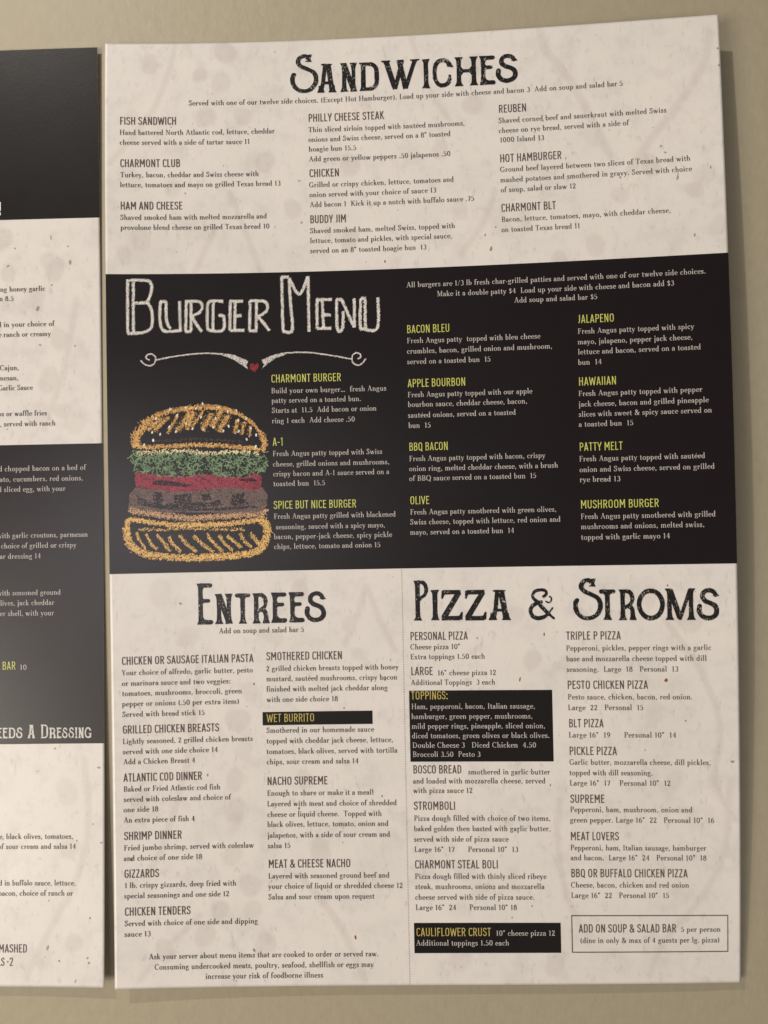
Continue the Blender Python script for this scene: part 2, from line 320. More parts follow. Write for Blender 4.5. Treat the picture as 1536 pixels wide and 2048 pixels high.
def sans_font():
    G = {}; w = .125; q = w / 2
    def g(c, adv, *s): G[c] = (adv, [('s', x) for x in s])
    RL = lambda x, y0, y1: Lx(x, y0, x, y1)
    g('A', .50, Lx(.07, 0, .25, 1), Lx(.25, 1, .43, 0), Lx(.12, .27, .38, .27)); g('B', .49, RL(.11, 0, 1), Lx(.11, 1 - q, .24, 1 - q), A(.24, .755, .15, .19, 90, -90, 2.6), Lx(.11, .53, .26, .53), A(.24, .29, .175, .235, 90, -90, 2.6), Lx(.11, q, .25, q))
    g('C', .46, A(.27, .68, .165, .26, 20, 180, 2.6), RL(.105, .68, .32), A(.27, .32, .165, .26, 180, 340, 2.6)); g('D', .51, RL(.11, 0, 1), Lx(.11, 1 - q, .22, 1 - q), A(.22, .68, .20, .26, 90, 0, 2.4), RL(.42, .68, .32), A(.22, .32, .20, .26, 0, -90, 2.4), Lx(.11, q, .22, q))
    g('E', .43, RL(.11, 0, 1), Lx(.11, 1 - q, .39, 1 - q), Lx(.11, q, .40, q), Lx(.11, .52, .35, .52)); g('F', .41, RL(.11, 0, 1), Lx(.11, 1 - q, .39, 1 - q), Lx(.11, .50, .35, .50))
    g('G', .50, A(.27, .68, .165, .26, 20, 180, 2.6), RL(.105, .68, .32), A(.27, .32, .165, .26, 180, 360, 2.6), RL(.435, .28, .52), Lx(.27, .50, .435, .50)); g('H', .53, RL(.11, 0, 1), RL(.42, 0, 1), Lx(.11, .53, .42, .53))
    g('I', .22, RL(.11, 0, 1)); g('J', .31, RL(.20, .2, 1), A(.06, .2, .14, .14, 0, -90), ); g('K', .49, RL(.11, 0, 1), Lx(.13, .42, .41, 1), Lx(.21, .56, .44, 0))
    g('L', .40, RL(.11, 0, 1), Lx(.11, q, .38, q)); g('M', .65, RL(.11, 0, 1), RL(.54, 0, 1), Lx(.12, .98, .325, .35), Lx(.325, .35, .53, .98)); g('N', .54, RL(.11, 0, 1), RL(.43, 0, 1), Lx(.12, .98, .42, .02))
    o = (A(.27, .68, .165, .26, 0, 180, 2.6), RL(.105, .68, .32), A(.27, .32, .165, .26, 180, 360, 2.6), RL(.435, .32, .68)); g('O', .54, *o); g('Q', .54, *o, Lx(.33, .18, .48, -.08))
    g('P', .47, RL(.11, 0, 1), Lx(.11, 1 - q, .24, 1 - q), A(.24, .71, .165, .23, 90, -90, 2.6), Lx(.11, .47, .25, .47)); g('R', .50, RL(.11, 0, 1), Lx(.11, 1 - q, .24, 1 - q), A(.24, .72, .165, .22, 90, -90, 2.6), Lx(.11, .50, .25, .50), Lx(.26, .48, .43, 0))
    g('S', .45, Cr(Lx(.38, .76, .34, .90, .22, .94, .10, .86, .09, .70, .20, .55, .33, .45, .38, .28, .34, .12, .22, .06, .10, .12, .06, .26))); g('T', .43, RL(.215, 0, 1), Lx(.02, 1 - q, .41, 1 - q))
    g('U', .52, RL(.105, .3, 1), A(.26, .30, .155, .24, 180, 360, 2.6), RL(.415, .3, 1)); g('V', .48, Lx(.05, 1, .24, 0), Lx(.24, 0, .43, 1)); g('W', .72, Lx(.05, 1, .20, 0), Lx(.20, 0, .36, .9), Lx(.36, .9, .52, 0), Lx(.52, 0, .67, 1))
    g('X', .48, Lx(.06, 0, .42, 1), Lx(.06, 1, .42, 0)); g('Y', .46, Lx(.04, 1, .23, .42), Lx(.42, 1, .23, .42), RL(.23, 0, .45)); g('Z', .44, Lx(.05, 1 - q, .39, 1 - q), Lx(.38, .94, .07, .06), Lx(.05, q, .40, q))
    g('1', .32, RL(.2, 0, 1), Lx(.06, .82, .2, .97)); g('2', .46, Cr(Lx(.08, .74, .13, .92, .24, .95, .37, .88, .38, .70, .28, .42, .08, .08)), Lx(.06, q, .41, q)); g('-', .34, Lx(.05, .42, .29, .42)); g('&', .58, Cr(Lx(.50, .48, .42, .18, .26, .05, .10, .12, .09, .30, .25, .54, .36, .74, .30, .92, .18, .92, .14, .76, .26, .50, .54, .02)))
    G[':'] = (.22, [('d', (.11, .09, .085)), ('d', (.11, .62, .085))]); G['•'] = (.30, [('d', (.13, .5, .10))]); G[' '] = (.20, ()); return G

def bake(G, sw=.104):
    out = {}
    for c, (adv, ss) in G.items():
        polys = []
        for kind, d in ss:
            if kind == 'd': polys.append([(d[0] + d[2] * math.cos(a * math.pi / 4), d[1] + d[2] * math.sin(a * math.pi / 4)) for a in range(8)]); continue
            w = {'t': TN, 'k': TH, 'p': pen, 's': sw, 'm': .08}[kind]
            if kind in 'tks' and len(d) > 2 and kind != 's':
                for i in range(len(d) - 1): polys += ribbon(d[i:i + 2], w)
            else: polys += ribbon(d, w)
        out[c] = (adv, *union(polys)) if polys else (adv, np.zeros((0, 2)), np.zeros((0, 3), int))
    return out
SERIF = bake(serif_font()); SANS = bake(sans_font())
TH, TN = .112, .048                # reversed-out lettering prints a little thinner
SERIF_L = bake(serif_font()); SANS_L = bake(sans_font(), .088)
LIGHT = {'H': SANS_L, 'B': SERIF_L}
FONTS = {'H': (SANS, 3.72, 'head'), 'B': (SERIF, 2.42, 'dark')}
TRACK = {'H': .035, 'B': .07}
def set_line(kind, text, u0, u1, v, light=False):
    font, cap, _ = FONTS[kind]
    if light: font = LIGHT[kind]
    tr = TRACK[kind]
    width = sum(font[c][0] + tr for c in text) - tr - font[text[0]][0] * 0; k = (u1 - u0) / (width * cap)
    V = []; F = []; n = 0; x = 0
    for c in text:
        adv, vv, ff = font[c]
        if len(vv):
            V.append(np.stack([u0 + (x + vv[:, 0]) * cap * k, v - vv[:, 1] * cap], -1)); F.append(ff + n); n += len(vv)
        x += adv + tr
    return np.concatenate(V), np.concatenate(F), k

# display letters for the titles, small-capital height = 1
def display():
    G = {}; s = .145
    def foot(x, y0, d, w=.135, l=None, r=None):   # flared, bracketed serif; d=+1 foot, -1 head
        l = w if l is None else l; r = w if r is None else r; h = s / 2
        return [[(x - h, y0 + .24 * d), (x + h, y0 + .24 * d), (x + h * 1.12, y0 + .13 * d), (x + h * 1.5, y0 + .055 * d), (x + r, y0 + .03 * d), (x + r, y0), (x - l, y0), (x - l, y0 + .03 * d), (x - h * 1.5, y0 + .055 * d), (x - h * 1.12, y0 + .13 * d)]]
    def R(pts, w=s): return ribbon(pts, w)
    def V(x, y0, y1, w=s): k = 6; return ribbon([(x, y0 + (y1 - y0) * i / k) for i in range(k + 1)], w)
    def cap(x, y, r=s / 2): return [[(x + r * math.cos(a * math.pi / 6), y + r * math.sin(a * math.pi / 6)) for a in range(12)]]
    def arm(x0, x1, y, w=.13): return R(Lx(x0, y, x1 - w / 2, y), w) + cap(x1 - w / 2, y, w / 2)
    def Ei(h): # E of height h
        return V(.13, 0, h) + foot(.13, 0, 1, l=.12, r=.1) + foot(.13, h, -1, l=.12, r=.05) + arm(.13, .53, h - .075, .14) + arm(.13, .45, h * .5 + .10, .125) + arm(.13, .54, .075, .15) + [[(.19, .14), (.19, .27), (.25, .18), (.34, .145)]] + [[(.19, h * .5 + .03), (.19, h * .5 - .02), (.24, h * .5 + .04)], [(.19, h * .5 + .16), (.19, h * .5 + .22), (.24, h * .5 + .16)], [(.19, h - .14), (.19, h - .21), (.25, h - .145)]]
    G['E'] = Ei(1.0); G['BE'] = Ei(1.37)
    G['N'] = V(.13, 0, 1, .14) + foot(.13, 0, 1) + foot(.13, 1, -1, l=.13, r=.03) + R(Lx(.13, .98, .46, .02), .175) + V(.46, 0, 1, .13) + foot(.46, 1, -1, .12) + foot(.46, 0, 1, .12)
    G['T'] = arm(.26, .52, .925, .135) + arm(.28, .52, .925, .135) + R(Lx(.08, .925, .3, .925), .135) + cap(.08, .925, .0675) + V(.265, 0, .95) + foot(.265, 0, 1, .13) + [[(.19, .87), (.16, .86), (.195, .78)], [(.335, .78), (.37, .86), (.34, .87)]]
    G['R'] = V(.13, 0, 1, .15) + foot(.13, 0, 1) + foot(.13, 1, -1, l=.12, r=.04) + R(Lx(.13, .935, .28, .945), .12) + R(A(.28, .70, .175, .245, 88, -10), .14) + R(Cr(Lx(.455, .66, .40, .54, .30, .46, .19, .40)), .12) + R(Cr(Lx(.30, .46, .41, .40, .455, .26, .46, .06)), .15) + foot(.46, 0, 1, .115) + foot(.13, 0, 1)
    Sp = Lx(.60, .74, .545, .88, .43, .945, .30, .925, .215, .83, .215, .70, .30, .60, .44, .535, .56, .455, .615, .32, .58, .17, .46, .085, .31, .075, .17, .15, .10, .30, .115, .44)
    G['S'] = R(Cr(Sp, 3), [.07, .09, .12] + [.14] * 12 + [.15] * 40) + cap(.115, .45, .075) + [[(.50, .76), (.69, .755), (.685, .785), (.62, .86), (.56, .93)]]
    Bp = Lx(.52, 1.20, .44, 1.285, .33, 1.27, .24, 1.17, .235, 1.04, .32, .93, .50, .83, .66, .72, .73, .56, .72, .36, .62, .18, .46, .085, .28, .10, .14, .21, .07, .38, .065, .56, .10, .66)
    G['BS'] = R(Cr(Bp, 3), .13) + cap(.105, .66, .066) + [[(.43, 1.32), (.62, 1.345), (.625, 1.31), (.58, 1.2), (.62, 1.075), (.42, 1.09), (.50, 1.15), (.50, 1.24)]]
    G['A'] = R(Cr(Lx(.27, .98, .23, .7, .20, .4, .12, .04)), .13) + R(Cr(Lx(.37, .98, .42, .6, .50, .04)), .17) + R(Lx(.21, .33, .46, .33), .10) + [[(.20, 1.0), (.13, .985), (.13, .955), (.25, .90), (.42, .90), (.50, .955), (.50, .985)]] + foot(.115, 0, 1, .12) + foot(.51, 0, 1, .13)
    G['I'] = V(.15, 0, 1, .15) + foot(.15, 0, 1, .13) + foot(.15, 1, -1, .13)
    D = lambda h: V(.14, 0, h, .15) + foot(.14, 0, 1, l=.13, r=.03) + foot(.14, h, -1, l=.13, r=.03) + R(Lx(.1, h - .06, .34, h - .06), .12) + R(Lx(.1, .06, .34, .06), .12) + R(A(.34, h - .33, .24, .27, 90, 0), .14) + R(Lx(.58, h - .33, .58, .33), .15) + R(A(.34, .33, .24, .27, 0, -90), .14)
    G['D'] = D(1.0); G['BD'] = D(1.3)
    G['W'] = R(Lx(.16, .98, .44, .04), .17) + R(Lx(.44, .04, .67, .96), .13) + R(Lx(.58, .98, .78, .04), .17) + R(Lx(.78, .04, 1.08, .96), .13) + [[(.0, 1), (.0, .97), (.09, .93), (.15, .80), (.25, .80), (.25, .93), (.30, .97), (.30, 1)], [(.50, 1), (.52, .95), (.66, .84), (.72, .9), (.73, 1)], [(.93, 1), (.93, .97), (1.0, .93), (1.02, .8), (1.1, .8), (1.16, .93), (1.24, .97), (1.24, 1)]]
    G['C'] = R(Cr(A(.37, .50, .28, .43, 38, 322, 2.3, 14), 1), .145) + cap(.60, .27, .07) + [[(.52, .70), (.73, .66), (.72, .72), (.66, .82), (.58, .90), (.5, .85)]] + R(Lx(.60, .28, .61, .42), .09) 
    G['H'] = V(.15, 0, 1) + V(.65, 0, 1) + foot(.15, 0, 1) + foot(.15, 1, -1) + foot(.65, 0, 1) + foot(.65, 1, -1) + R(Lx(.1, .52, .7, .52), .11) + [[(.22, .46), (.22, .36), (.3, .47)], [(.58, .46), (.5, .47), (.58, .36)], [(.22, .58), (.3, .57), (.22, .68)], [(.58, .58), (.58, .68), (.5, .57)]]
    G['P'] = V(.13, 0, 1.33, .15) + G['I'][:0] + foot(.13, 0, 1) + foot(.13, 1.33, -1, l=.12, r=.04) + R(Lx(.13, 1.27, .25, 1.28), .11) + R(A(.25, 1.02, .175, .26, 88, -15), .13) + R(Cr(Lx(.42, .97, .36, .84, .25, .76, .17, .68)), .11)
    G['BP'] = G['P']
    G['Z'] = R(Lx(.10, .92, .66, .92), .15) + R(Lx(.61, .92, .12, .10), .17) + R(Lx(.05, .075, .64, .075), .15) + [[(.06, .99), (.04, .72), (.09, .70), (.15, .84), (.24, .86)], [(.70, .0), (.72, .26), (.67, .28), (.60, .16), (.50, .14)]]
    G['O'] = R(A(.44, .50, .36, .43, 0, 360, 2.0, 22), .145)
    G['M'] = V(.14, 0, 1) + V(.83, 0, 1) + foot(.14, 0, 1) + foot(.83, 0, 1) + foot(.14, 1, -1, l=.14, r=.03) + foot(.83, 1, -1, l=.02, r=.14) + R(Lx(.17, .95, .47, .05), .18) + R(Lx(.47, .05, .80, .95), .12) + [[(.38, .12), (.56, .12), (.52, 0), (.43, 0)]]
    G['G'] = R(A(.37, .50, .28, .43, 40, 330, 2.3, 14), .145) + [[(.52, .70), (.73, .66), (.72, .72), (.66, .82), (.58, .90), (.5, .85)]] + V(.62, .05, .42) + R(Lx(.45, .43, .74, .43), .07)
    G['amp'] = R(Cr(Lx(.60, .60, .70, .55, .78, .60, .80, .70, .72, .76)), .05) + R(Cr(Lx(.50, .72, .62, .82, .60, .93, .44, .955, .27, .93, .17, .82, .20, .68, .34, .58, .50, .58)), .10) + R(Cr(Lx(.44, .56, .26, .52, .12, .42, .08, .26, .16, .12, .34, .06, .56, .11, .72, .24, .84, .40)), [.06, .09, .12, .13] + [.13] * 20 + [.12, .11, .09, .07, .05]) + R(Cr(Lx(.30, .60, .44, .44, .62, .26, .80, .10, .90, .03)), [.06] * 3 + [.12] * 8 + [.08] * 4 + [.05] * 4)
    return G
def wob(v, a=.011, f=9, s=0.):
    return np.array([[x + a * noise.noise(Vector((x * f, y * f, s))), y + a * noise.noise(Vector((x * f + 31, y * f, s + 5)))] for x, y in v])
DISP = {}
for _k, _p in display().items():
    vv, ff = union(_p); DISP[_k] = (vv, ff)
def set_title(rows):
    V = []; F = []; n = 0
    for i, (g, u0, u1, vt, vb) in enumerate(rows):
        vv, ff = DISP[g]; w = wob(vv, s=i * 3.7)
        x0, x1, y0, y1 = vv[:, 0].min(), vv[:, 0].max(), vv[:, 1].min(), vv[:, 1].max()
        V.append(np.stack([u0 + (w[:, 0] - x0) / (x1 - x0) * (u1 - u0), vb - (w[:, 1] - max(y0, 0) * 0 - y0) / (y1 - y0) * (vb - vt)], -1)); F.append(ff + n); n += len(vv)
    return np.concatenate(V), np.concatenate(F)

# ------------------------------------------------------------ page layout, millimetres from each sheet's top left corner
TEXT_R = [
 [('H', 'FISH SANDWICH', 6.66, 32.56, 38.82, 'dark'), ('B', 'Hand battered North Atlantic cod, lettuce, cheddar', 6.65, 77.83, 43.6, 'dark'), ('B', 'cheese served with a side of tartar sauce 11', 6.64, 66.3, 48.27, 'dark')],
 [('H', 'CHARMONT CLUB', 6.7, 34.11, 58.74, 'dark'), ('B', 'Turkey, bacon, cheddar and Swiss cheese with', 6.86, 70.14, 63.48, 'dark'), ('B', 'lettuce, tomatoes and mayo on grilled Texas bread 13', 6.72, 80.17, 68.14, 'dark')],
 [('H', 'HAM AND CHEESE', 6.77, 34.99, 78.64, 'dark'), ('B', 'Shaved smoked ham with melted mozzarella and', 6.74, 73.64, 83.37, 'dark'), ('B', 'provolone blend cheese on grilled Texas bread 10', 6.82, 74.77, 88.05, 'dark')],
 [('H', 'PHILLY CHEESE STEAK', 93.48, 128.55, 38.73, 'dark'), ('B', 'Thin sliced sirloin topped with sautéed mushrooms,', 93.52, 165.44, 43.58, 'dark'), ('B', 'onions and Swiss cheese, served on a 8” toasted', 93.45, 158.82, 48.16, 'dark'), ('B', 'hoagie bun 15.5', 93.49, 115.48, 52.67, 'dark'), ('B', 'Add green or yellow peppers .50 jalapenos .50', 93.48, 158.62, 57.36, 'dark')],
 [('H', 'CHICKEN', 93.48, 107.44, 64.67, 'dark'), ('B', 'Grilled or crispy chicken, lettuce, tomatoes and', 93.4, 159.84, 69.4, 'dark'), ('B', 'onion served with your choice of sauce 13', 93.46, 151.72, 73.99, 'dark'), ('B', 'Add bacon 1  Kick it up a notch with buffalo sauce .75', 93.55, 168.92, 78.65, 'dark')],
 [('H', 'BUDDY JIM', 93.49, 110.24, 86.17, 'dark'), ('B', 'Shaved smoked ham, melted Swiss, topped with', 93.42, 159.96, 90.81, 'dark'), ('B', 'lettuce, tomato and pickles, with special sauce,', 93.45, 158.5, 95.41, 'dark'), ('B', 'served on an 8” toasted hoagie bun  13', 93.37, 146.72, 100.08, 'dark')],
 [('H', 'REUBEN', 180.87, 193.5, 38.7, 'dark'), ('B', 'Shaved corned beef and sauerkraut with melted Swiss', 180.76, 255.11, 43.45, 'dark'), ('B', 'cheese on rye bread, served with a side of', 180.74, 238.58, 48.08, 'dark'), ('B', '1000 Island 13', 181.13, 201.01, 52.41, 'dark')],
 [('H', 'HOT HAMBURGER', 180.91, 208.62, 61.63, 'dark'), ('B', 'Ground beef layered between two slices of Texas bread with', 180.96, 264.66, 66.12, 'dark'), ('B', 'mashed potatoes and smothered in gravy. Served with choice', 180.92, 265.19, 70.9, 'dark'), ('B', 'of soup, salad or slaw 12', 180.97, 214.52, 75.48, 'dark')],
 [('H', 'CHARMONT BLT', 180.96, 205.49, 84.48, 'dark'), ('B', 'Bacon, lettuce, tomatoes, mayo, with cheddar cheese,', 181.01, 255.51, 89.1, 'dark'), ('B', 'on toasted Texas bread 11', 180.9, 215.91, 93.77, 'dark')],
 [('B', 'Served with one of our twelve side choices. (Except Hot Hamburger). Load up your side with cheese and bacon 3  Add on soup and salad bar 5', 38.26, 236.53, 29.77, 'dark')],
 [('B', 'All burgers are 1/3 lb fresh char-grilled patties and served with one of our twelve side choices.', 137.33, 269.61, 117.3, 'pale'), ('B', 'Make it a double patty $4  Load up your side with cheese and bacon add $3', 151.14, 255.95, 121.94, 'pale'), ('B', 'Add soup and salad bar $5', 185.9, 222.63, 126.32, 'pale')],
 [('H', 'BACON BLEU', 137.02, 156.58, 138.38, 'yellow'), ('B', 'Fresh Angus patty  topped with bleu cheese', 137.04, 197.1, 142.96, 'pale'), ('B', 'crumbles, bacon, grilled onion and mushroom,', 136.94, 202.3, 147.74, 'pale'), ('B', 'served on a toasted bun  15', 136.96, 174.66, 152.56, 'pale')],
 [('H', 'APPLE BOURBON', 136.87, 163.28, 163.15, 'yellow'), ('B', 'Fresh Angus patty topped with our apple', 136.89, 192.96, 167.7, 'pale'), ('B', 'bourbon sauce, cheddar cheese, bacon,', 136.91, 190.63, 172.15, 'pale'), ('B', 'sautéed onions, served on a toasted', 136.81, 185.4, 177.07, 'pale'), ('B', 'bun  15', 136.95, 147.06, 181.74, 'pale')],
 [('H', 'BBQ BACON', 136.97, 154.76, 192.15, 'yellow'), ('B', 'Fresh Angus patty topped with bacon, crispy', 136.98, 198.03, 196.88, 'pale'), ('B', 'onion ring, melted cheddar cheese, with a brush', 136.89, 203.56, 201.43, 'pale'), ('B', 'of BBQ sauce served on a toasted bun  15', 136.81, 193.84, 205.88, 'pale')],
 [('H', 'OLIVE', 136.93, 145.77, 216.55, 'yellow'), ('B', 'Fresh Angus patty smothered with green olives,', 136.95, 202.43, 221.18, 'pale'), ('B', 'Swiss cheese, topped with lettuce, red onion and', 136.86, 204.09, 225.71, 'pale'), ('B', 'mayo, served on a toasted bun  14', 136.76, 183.53, 230.31, 'pale')],
 [('H', 'JALAPENO', 213.81, 229.76, 136.84, 'yellow'), ('B', 'Fresh Angus patty topped with spicy', 213.69, 263.88, 141.65, 'pale'), ('B', 'mayo, jalapeno, pepper jack cheese,', 213.57, 263.11, 146.39, 'pale'), ('B', 'lettuce and bacon, served on a toasted', 213.57, 266.47, 150.95, 'pale'), ('B', 'bun  14', 213.45, 223.83, 155.62, 'pale')],
 [('H', 'HAWAIIAN', 213.44, 230.01, 164.96, 'yellow'), ('B', 'Fresh Angus patty topped with pepper', 213.33, 266.58, 169.71, 'pale'), ('B', 'jack cheese, bacon and grilled pineapple', 213.32, 269.09, 174.44, 'pale'), ('B', 'slices with sweet & spicy sauce served on', 213.21, 270.35, 178.97, 'pale'), ('B', 'a toasted bun  15', 213.1, 236.78, 183.45, 'pale')],
 [('H', 'PATTY MELT', 213.06, 231.98, 194.28, 'yellow'), ('B', 'Fresh Angus patty topped with sautéed', 212.95, 266.99, 198.98, 'pale'), ('B', 'onion and Swiss cheese, served on grilled', 212.95, 270.87, 203.76, 'pale'), ('B', 'rye bread 13', 212.95, 230.57, 208.22, 'pale')],
 [('H', 'MUSHROOM BURGER', 213.0, 246.95, 220.06, 'yellow'), ('B', 'Fresh Angus patty smothered with grilled', 213.0, 270.8, 224.76, 'pale'), ('B', 'mushrooms and onions, melted swiss,', 213.01, 266.07, 229.25, 'pale'), ('B', 'topped with garlic mayo 14', 212.9, 251.33, 233.99, 'pale')],
 [('H', 'CHARMONT BURGER', 74.42, 106.6, 159.42, 'yellow'), ('B', 'Build your own burger…  fresh Angus', 74.43, 127.19, 164.32, 'pale'), ('B', 'patty served on a toasted bun.', 74.54, 115.57, 168.78, 'pale'), ('B', 'Starts at  11.5  Add bacon or onion', 74.55, 122.53, 173.35, 'pale'), ('B', 'ring 1 each  Add cheese .50', 74.54, 112.53, 178.11, 'pale')],
 [('H', 'A-1', 74.64, 79.48, 188.44, 'yellow'), ('B', 'Fresh Angus patty topped with Swiss', 74.66, 124.75, 193.2, 'pale'), ('B', 'cheese, grilled onions and mushrooms,', 74.67, 127.94, 197.97, 'pale'), ('B', 'crispy bacon and A-1 sauce served on a', 74.69, 127.76, 202.45, 'pale'), ('B', 'toasted bun  15.5', 74.7, 98.4, 206.94, 'pale')],
 [('H', 'SPICE BUT NICE BURGER', 74.62, 112.51, 217.39, 'yellow'), ('B', 'Fresh Angus patty grilled with blackened', 74.7, 130.31, 221.9, 'pale'), ('B', 'seasoning, sauced with a spicy mayo,', 75.54, 125.42, 226.71, 'pale'), ('B', 'bacon, pepper-jack cheese, spicy pickle', 74.55, 128.45, 231.14, 'pale'), ('B', 'chips, lettuce, tomato and onion 15', 74.56, 123.1, 235.67, 'pale')],
 [('B', 'Add on soup and salad bar 5', 48.8, 87.51, 273.61, 'dark')],
 [('H', 'CHICKEN OR SAUSAGE ITALIAN PASTA', 4.72, 64.3, 286.85, 'dark'), ('B', 'Your choice of alfredo, garlic butter, pesto', 4.65, 63.84, 291.53, 'dark'), ('B', 'or marinara sauce and two veggies:', 4.69, 53.73, 296.33, 'dark'), ('B', 'tomatoes, mushrooms, broccoli, green', 4.71, 58.78, 300.9, 'dark'), ('B', 'pepper or onions (.50 per extra item)', 4.65, 57.46, 305.6, 'dark'), ('B', 'Served with bread stick 15', 4.67, 41.7, 310.34, 'dark')],
 [('H', 'GRILLED CHICKEN BREASTS', 4.65, 48.19, 317.92, 'dark'), ('B', 'Lightly seasoned, 2 grilled chicken breasts', 4.68, 63.36, 322.54, 'dark'), ('B', 'served with one side choice 14', 4.7, 47.49, 327.18, 'dark'), ('B', 'Add a Chicken Breast 4', 4.84, 37.15, 331.72, 'dark')],
 [('H', 'ATLANTIC COD DINNER', 4.74, 40.16, 339.52, 'dark'), ('B', 'Baked or Fried Atlantic cod fish', 4.77, 48.3, 344.02, 'dark'), ('B', 'served with coleslaw and choice of', 4.72, 53.06, 348.65, 'dark'), ('B', 'one side 18', 4.66, 20.25, 353.23, 'dark'), ('B', 'An extra piece of fish 4', 4.69, 36.63, 357.92, 'dark')],
 [('H', 'SHRIMP DINNER', 4.69, 30.71, 365.73, 'dark'), ('B', 'Fried jumbo shrimp, served with coleslaw', 4.63, 63.15, 370.38, 'dark'), ('B', 'and choice of one side 18', 4.49, 39.72, 375.01, 'dark')],
 [('H', 'GIZZARDS', 4.59, 20.28, 382.63, 'dark'), ('B', '1 lb. crispy gizzards, deep fried with', 4.74, 55.01, 387.13, 'dark'), ('B', 'special seasonings and one side 12', 4.5, 51.75, 391.78, 'dark')],
 [('H', 'CHICKEN TENDERS', 4.62, 34.29, 399.49, 'dark'), ('B', 'Served with choice of one side and dipping', 4.58, 64.5, 404.08, 'dark'), ('B', 'sauce 13', 4.45, 16.21, 408.77, 'dark')],
 [('B', 'Ask your server about menu items that are cooked to order or served raw.', 15.37, 118.73, 418.99, 'dark'), ('B', 'Consuming undercooked meats, poultry, seafood, shellfish or eggs may', 17.87, 116.4, 423.63, 'dark'), ('B', 'increase your risk of foodborne illness', 40.77, 93.67, 428.13, 'dark')],
 [('H', 'SMOTHERED CHICKEN', 70.1, 104.78, 286.22, 'dark'), ('B', '2 grilled chicken breasts topped with honey', 70.02, 130.24, 291.11, 'dark'), ('B', 'mustard, sautéed mushrooms, crispy bacon', 70.04, 129.49, 295.71, 'dark'), ('B', 'finished with melted jack cheddar along', 69.96, 125.05, 300.39, 'dark'), ('B', 'with one side choice 18', 69.98, 102.43, 305.11, 'dark')],
 [('H', 'WET BURRITO', 69.84, 91.67, 314.17, 'gold'), ('B', 'Smothered in our homemade sauce', 69.67, 118.55, 319.05, 'dark'), ('B', 'topped with cheddar jack cheese, lettuce,', 69.6, 127.15, 323.79, 'dark'), ('B', 'tomatoes, black olives, served with tortilla', 69.52, 128.93, 328.56, 'dark'), ('B', 'chips, sour cream and salsa 14', 69.55, 111.3, 333.18, 'dark')],
 [('H', 'NACHO SUPREME', 69.61, 97.13, 342.52, 'dark'), ('B', 'Enough to share or make it a meal!', 69.54, 117.83, 347.28, 'dark'), ('B', 'Layered with meat and choice of shredded', 69.47, 128.17, 352.06, 'dark'), ('B', 'cheese or liquid cheese.  Topped with', 69.49, 121.31, 356.8, 'dark'), ('B', 'black olives, lettuce, tomato, onion and', 69.42, 124.24, 361.28, 'dark'), ('B', 'jalapeños, with a side of sour cream and', 69.54, 124.89, 366.1, 'dark'), ('B', 'salsa 15', 69.47, 79.76, 370.75, 'dark')],
 [('H', 'MEAT & CHEESE NACHO', 69.64, 106.88, 379.55, 'dark'), ('B', 'Layered with seasoned ground beef and', 69.57, 124.27, 384.28, 'dark'), ('B', 'your choice of liquid or shredded cheese 12', 69.51, 130.16, 388.86, 'dark'), ('B', 'Salsa and sour cream upon request', 69.45, 117.34, 393.55, 'dark')],
 [('H', 'PERSONAL PIZZA', 135.71, 161.75, 278.05, 'dark'), ('B', 'Cheese pizza 10”', 135.74, 158.19, 282.23, 'dark'), ('B', 'Extra toppings 1.50 each', 135.65, 169.18, 286.67, 'dark')],
 [('H', 'LARGE', 135.73, 145.7, 293.83, 'dark'), ('B', '16” cheese pizza 12', 147.78, 173.99, 293.99, 'dark'), ('B', 'Additional Toppings  3 each', 135.64, 173.47, 298.29, 'dark')],
 [('H', 'TOPPINGS:', 135.62, 152.25, 304.78, 'gold'), ('B', 'Ham, pepperoni, bacon, Italian sausage,', 135.74, 191.02, 309.06, 'pale'), ('B', 'hamburger, green pepper, mushrooms,', 135.65, 189.86, 313.51, 'pale'), ('B', 'mild pepper rings, pineapple, sliced onion,', 135.68, 195.33, 317.87, 'pale'), ('B', 'diced tomatoes, green olives or black olives.', 135.7, 197.17, 322.16, 'pale'), ('B', 'Double Cheese 3   Diced Chicken  4.50', 135.84, 191.08, 326.44, 'pale'), ('B', 'Broccoli 3.50  Pesto 3', 135.87, 166.28, 330.51, 'pale')],
 [('H', 'BOSCO BREAD', 135.8, 157.64, 337.99, 'dark'), ('B', 'smothered in garlic butter', 160.56, 196.93, 338.46, 'dark'), ('B', 'and loaded with mozzarella cheese, served', 135.71, 194.79, 342.44, 'dark'), ('B', 'with pizza sauce 12', 135.74, 162.33, 346.68, 'dark')],
 [('H', 'STROMBOLI', 135.81, 154.56, 354.2, 'dark'), ('B', 'Pizza dough filled with choice of two items,', 135.82, 196.68, 359.1, 'dark'), ('B', 'baked golden then basted with garlic butter,', 135.73, 196.69, 363.7, 'dark'), ('B', 'served with side of pizza sauce', 135.64, 177.87, 368.36, 'dark'), ('B', 'Large 16”  17      Personal 10”  13', 135.77, 182.08, 372.95, 'dark')],
 [('H', 'CHARMONT STEAL BOLI', 135.71, 173.07, 380.28, 'dark'), ('B', 'Pizza dough filled with thinly sliced ribeye', 135.73, 194.31, 384.91, 'dark'), ('B', 'steak, mushrooms, onions and mozzarella', 135.75, 193.35, 389.41, 'dark'), ('B', 'cheese served with side of pizza sauce.', 135.65, 188.84, 394.11, 'dark'), ('B', 'Large 16”  24      Personal 10” 18', 135.78, 180.97, 398.67, 'dark')],
 [('H', 'CAULIFLOWER CRUST', 135.77, 169.27, 410.22, 'gold'), ('B', '10” cheese pizza 12', 171.43, 197.61, 410.04, 'pale'), ('B', 'Additional toppings 1.50 each', 135.68, 177.18, 414.34, 'pale')],
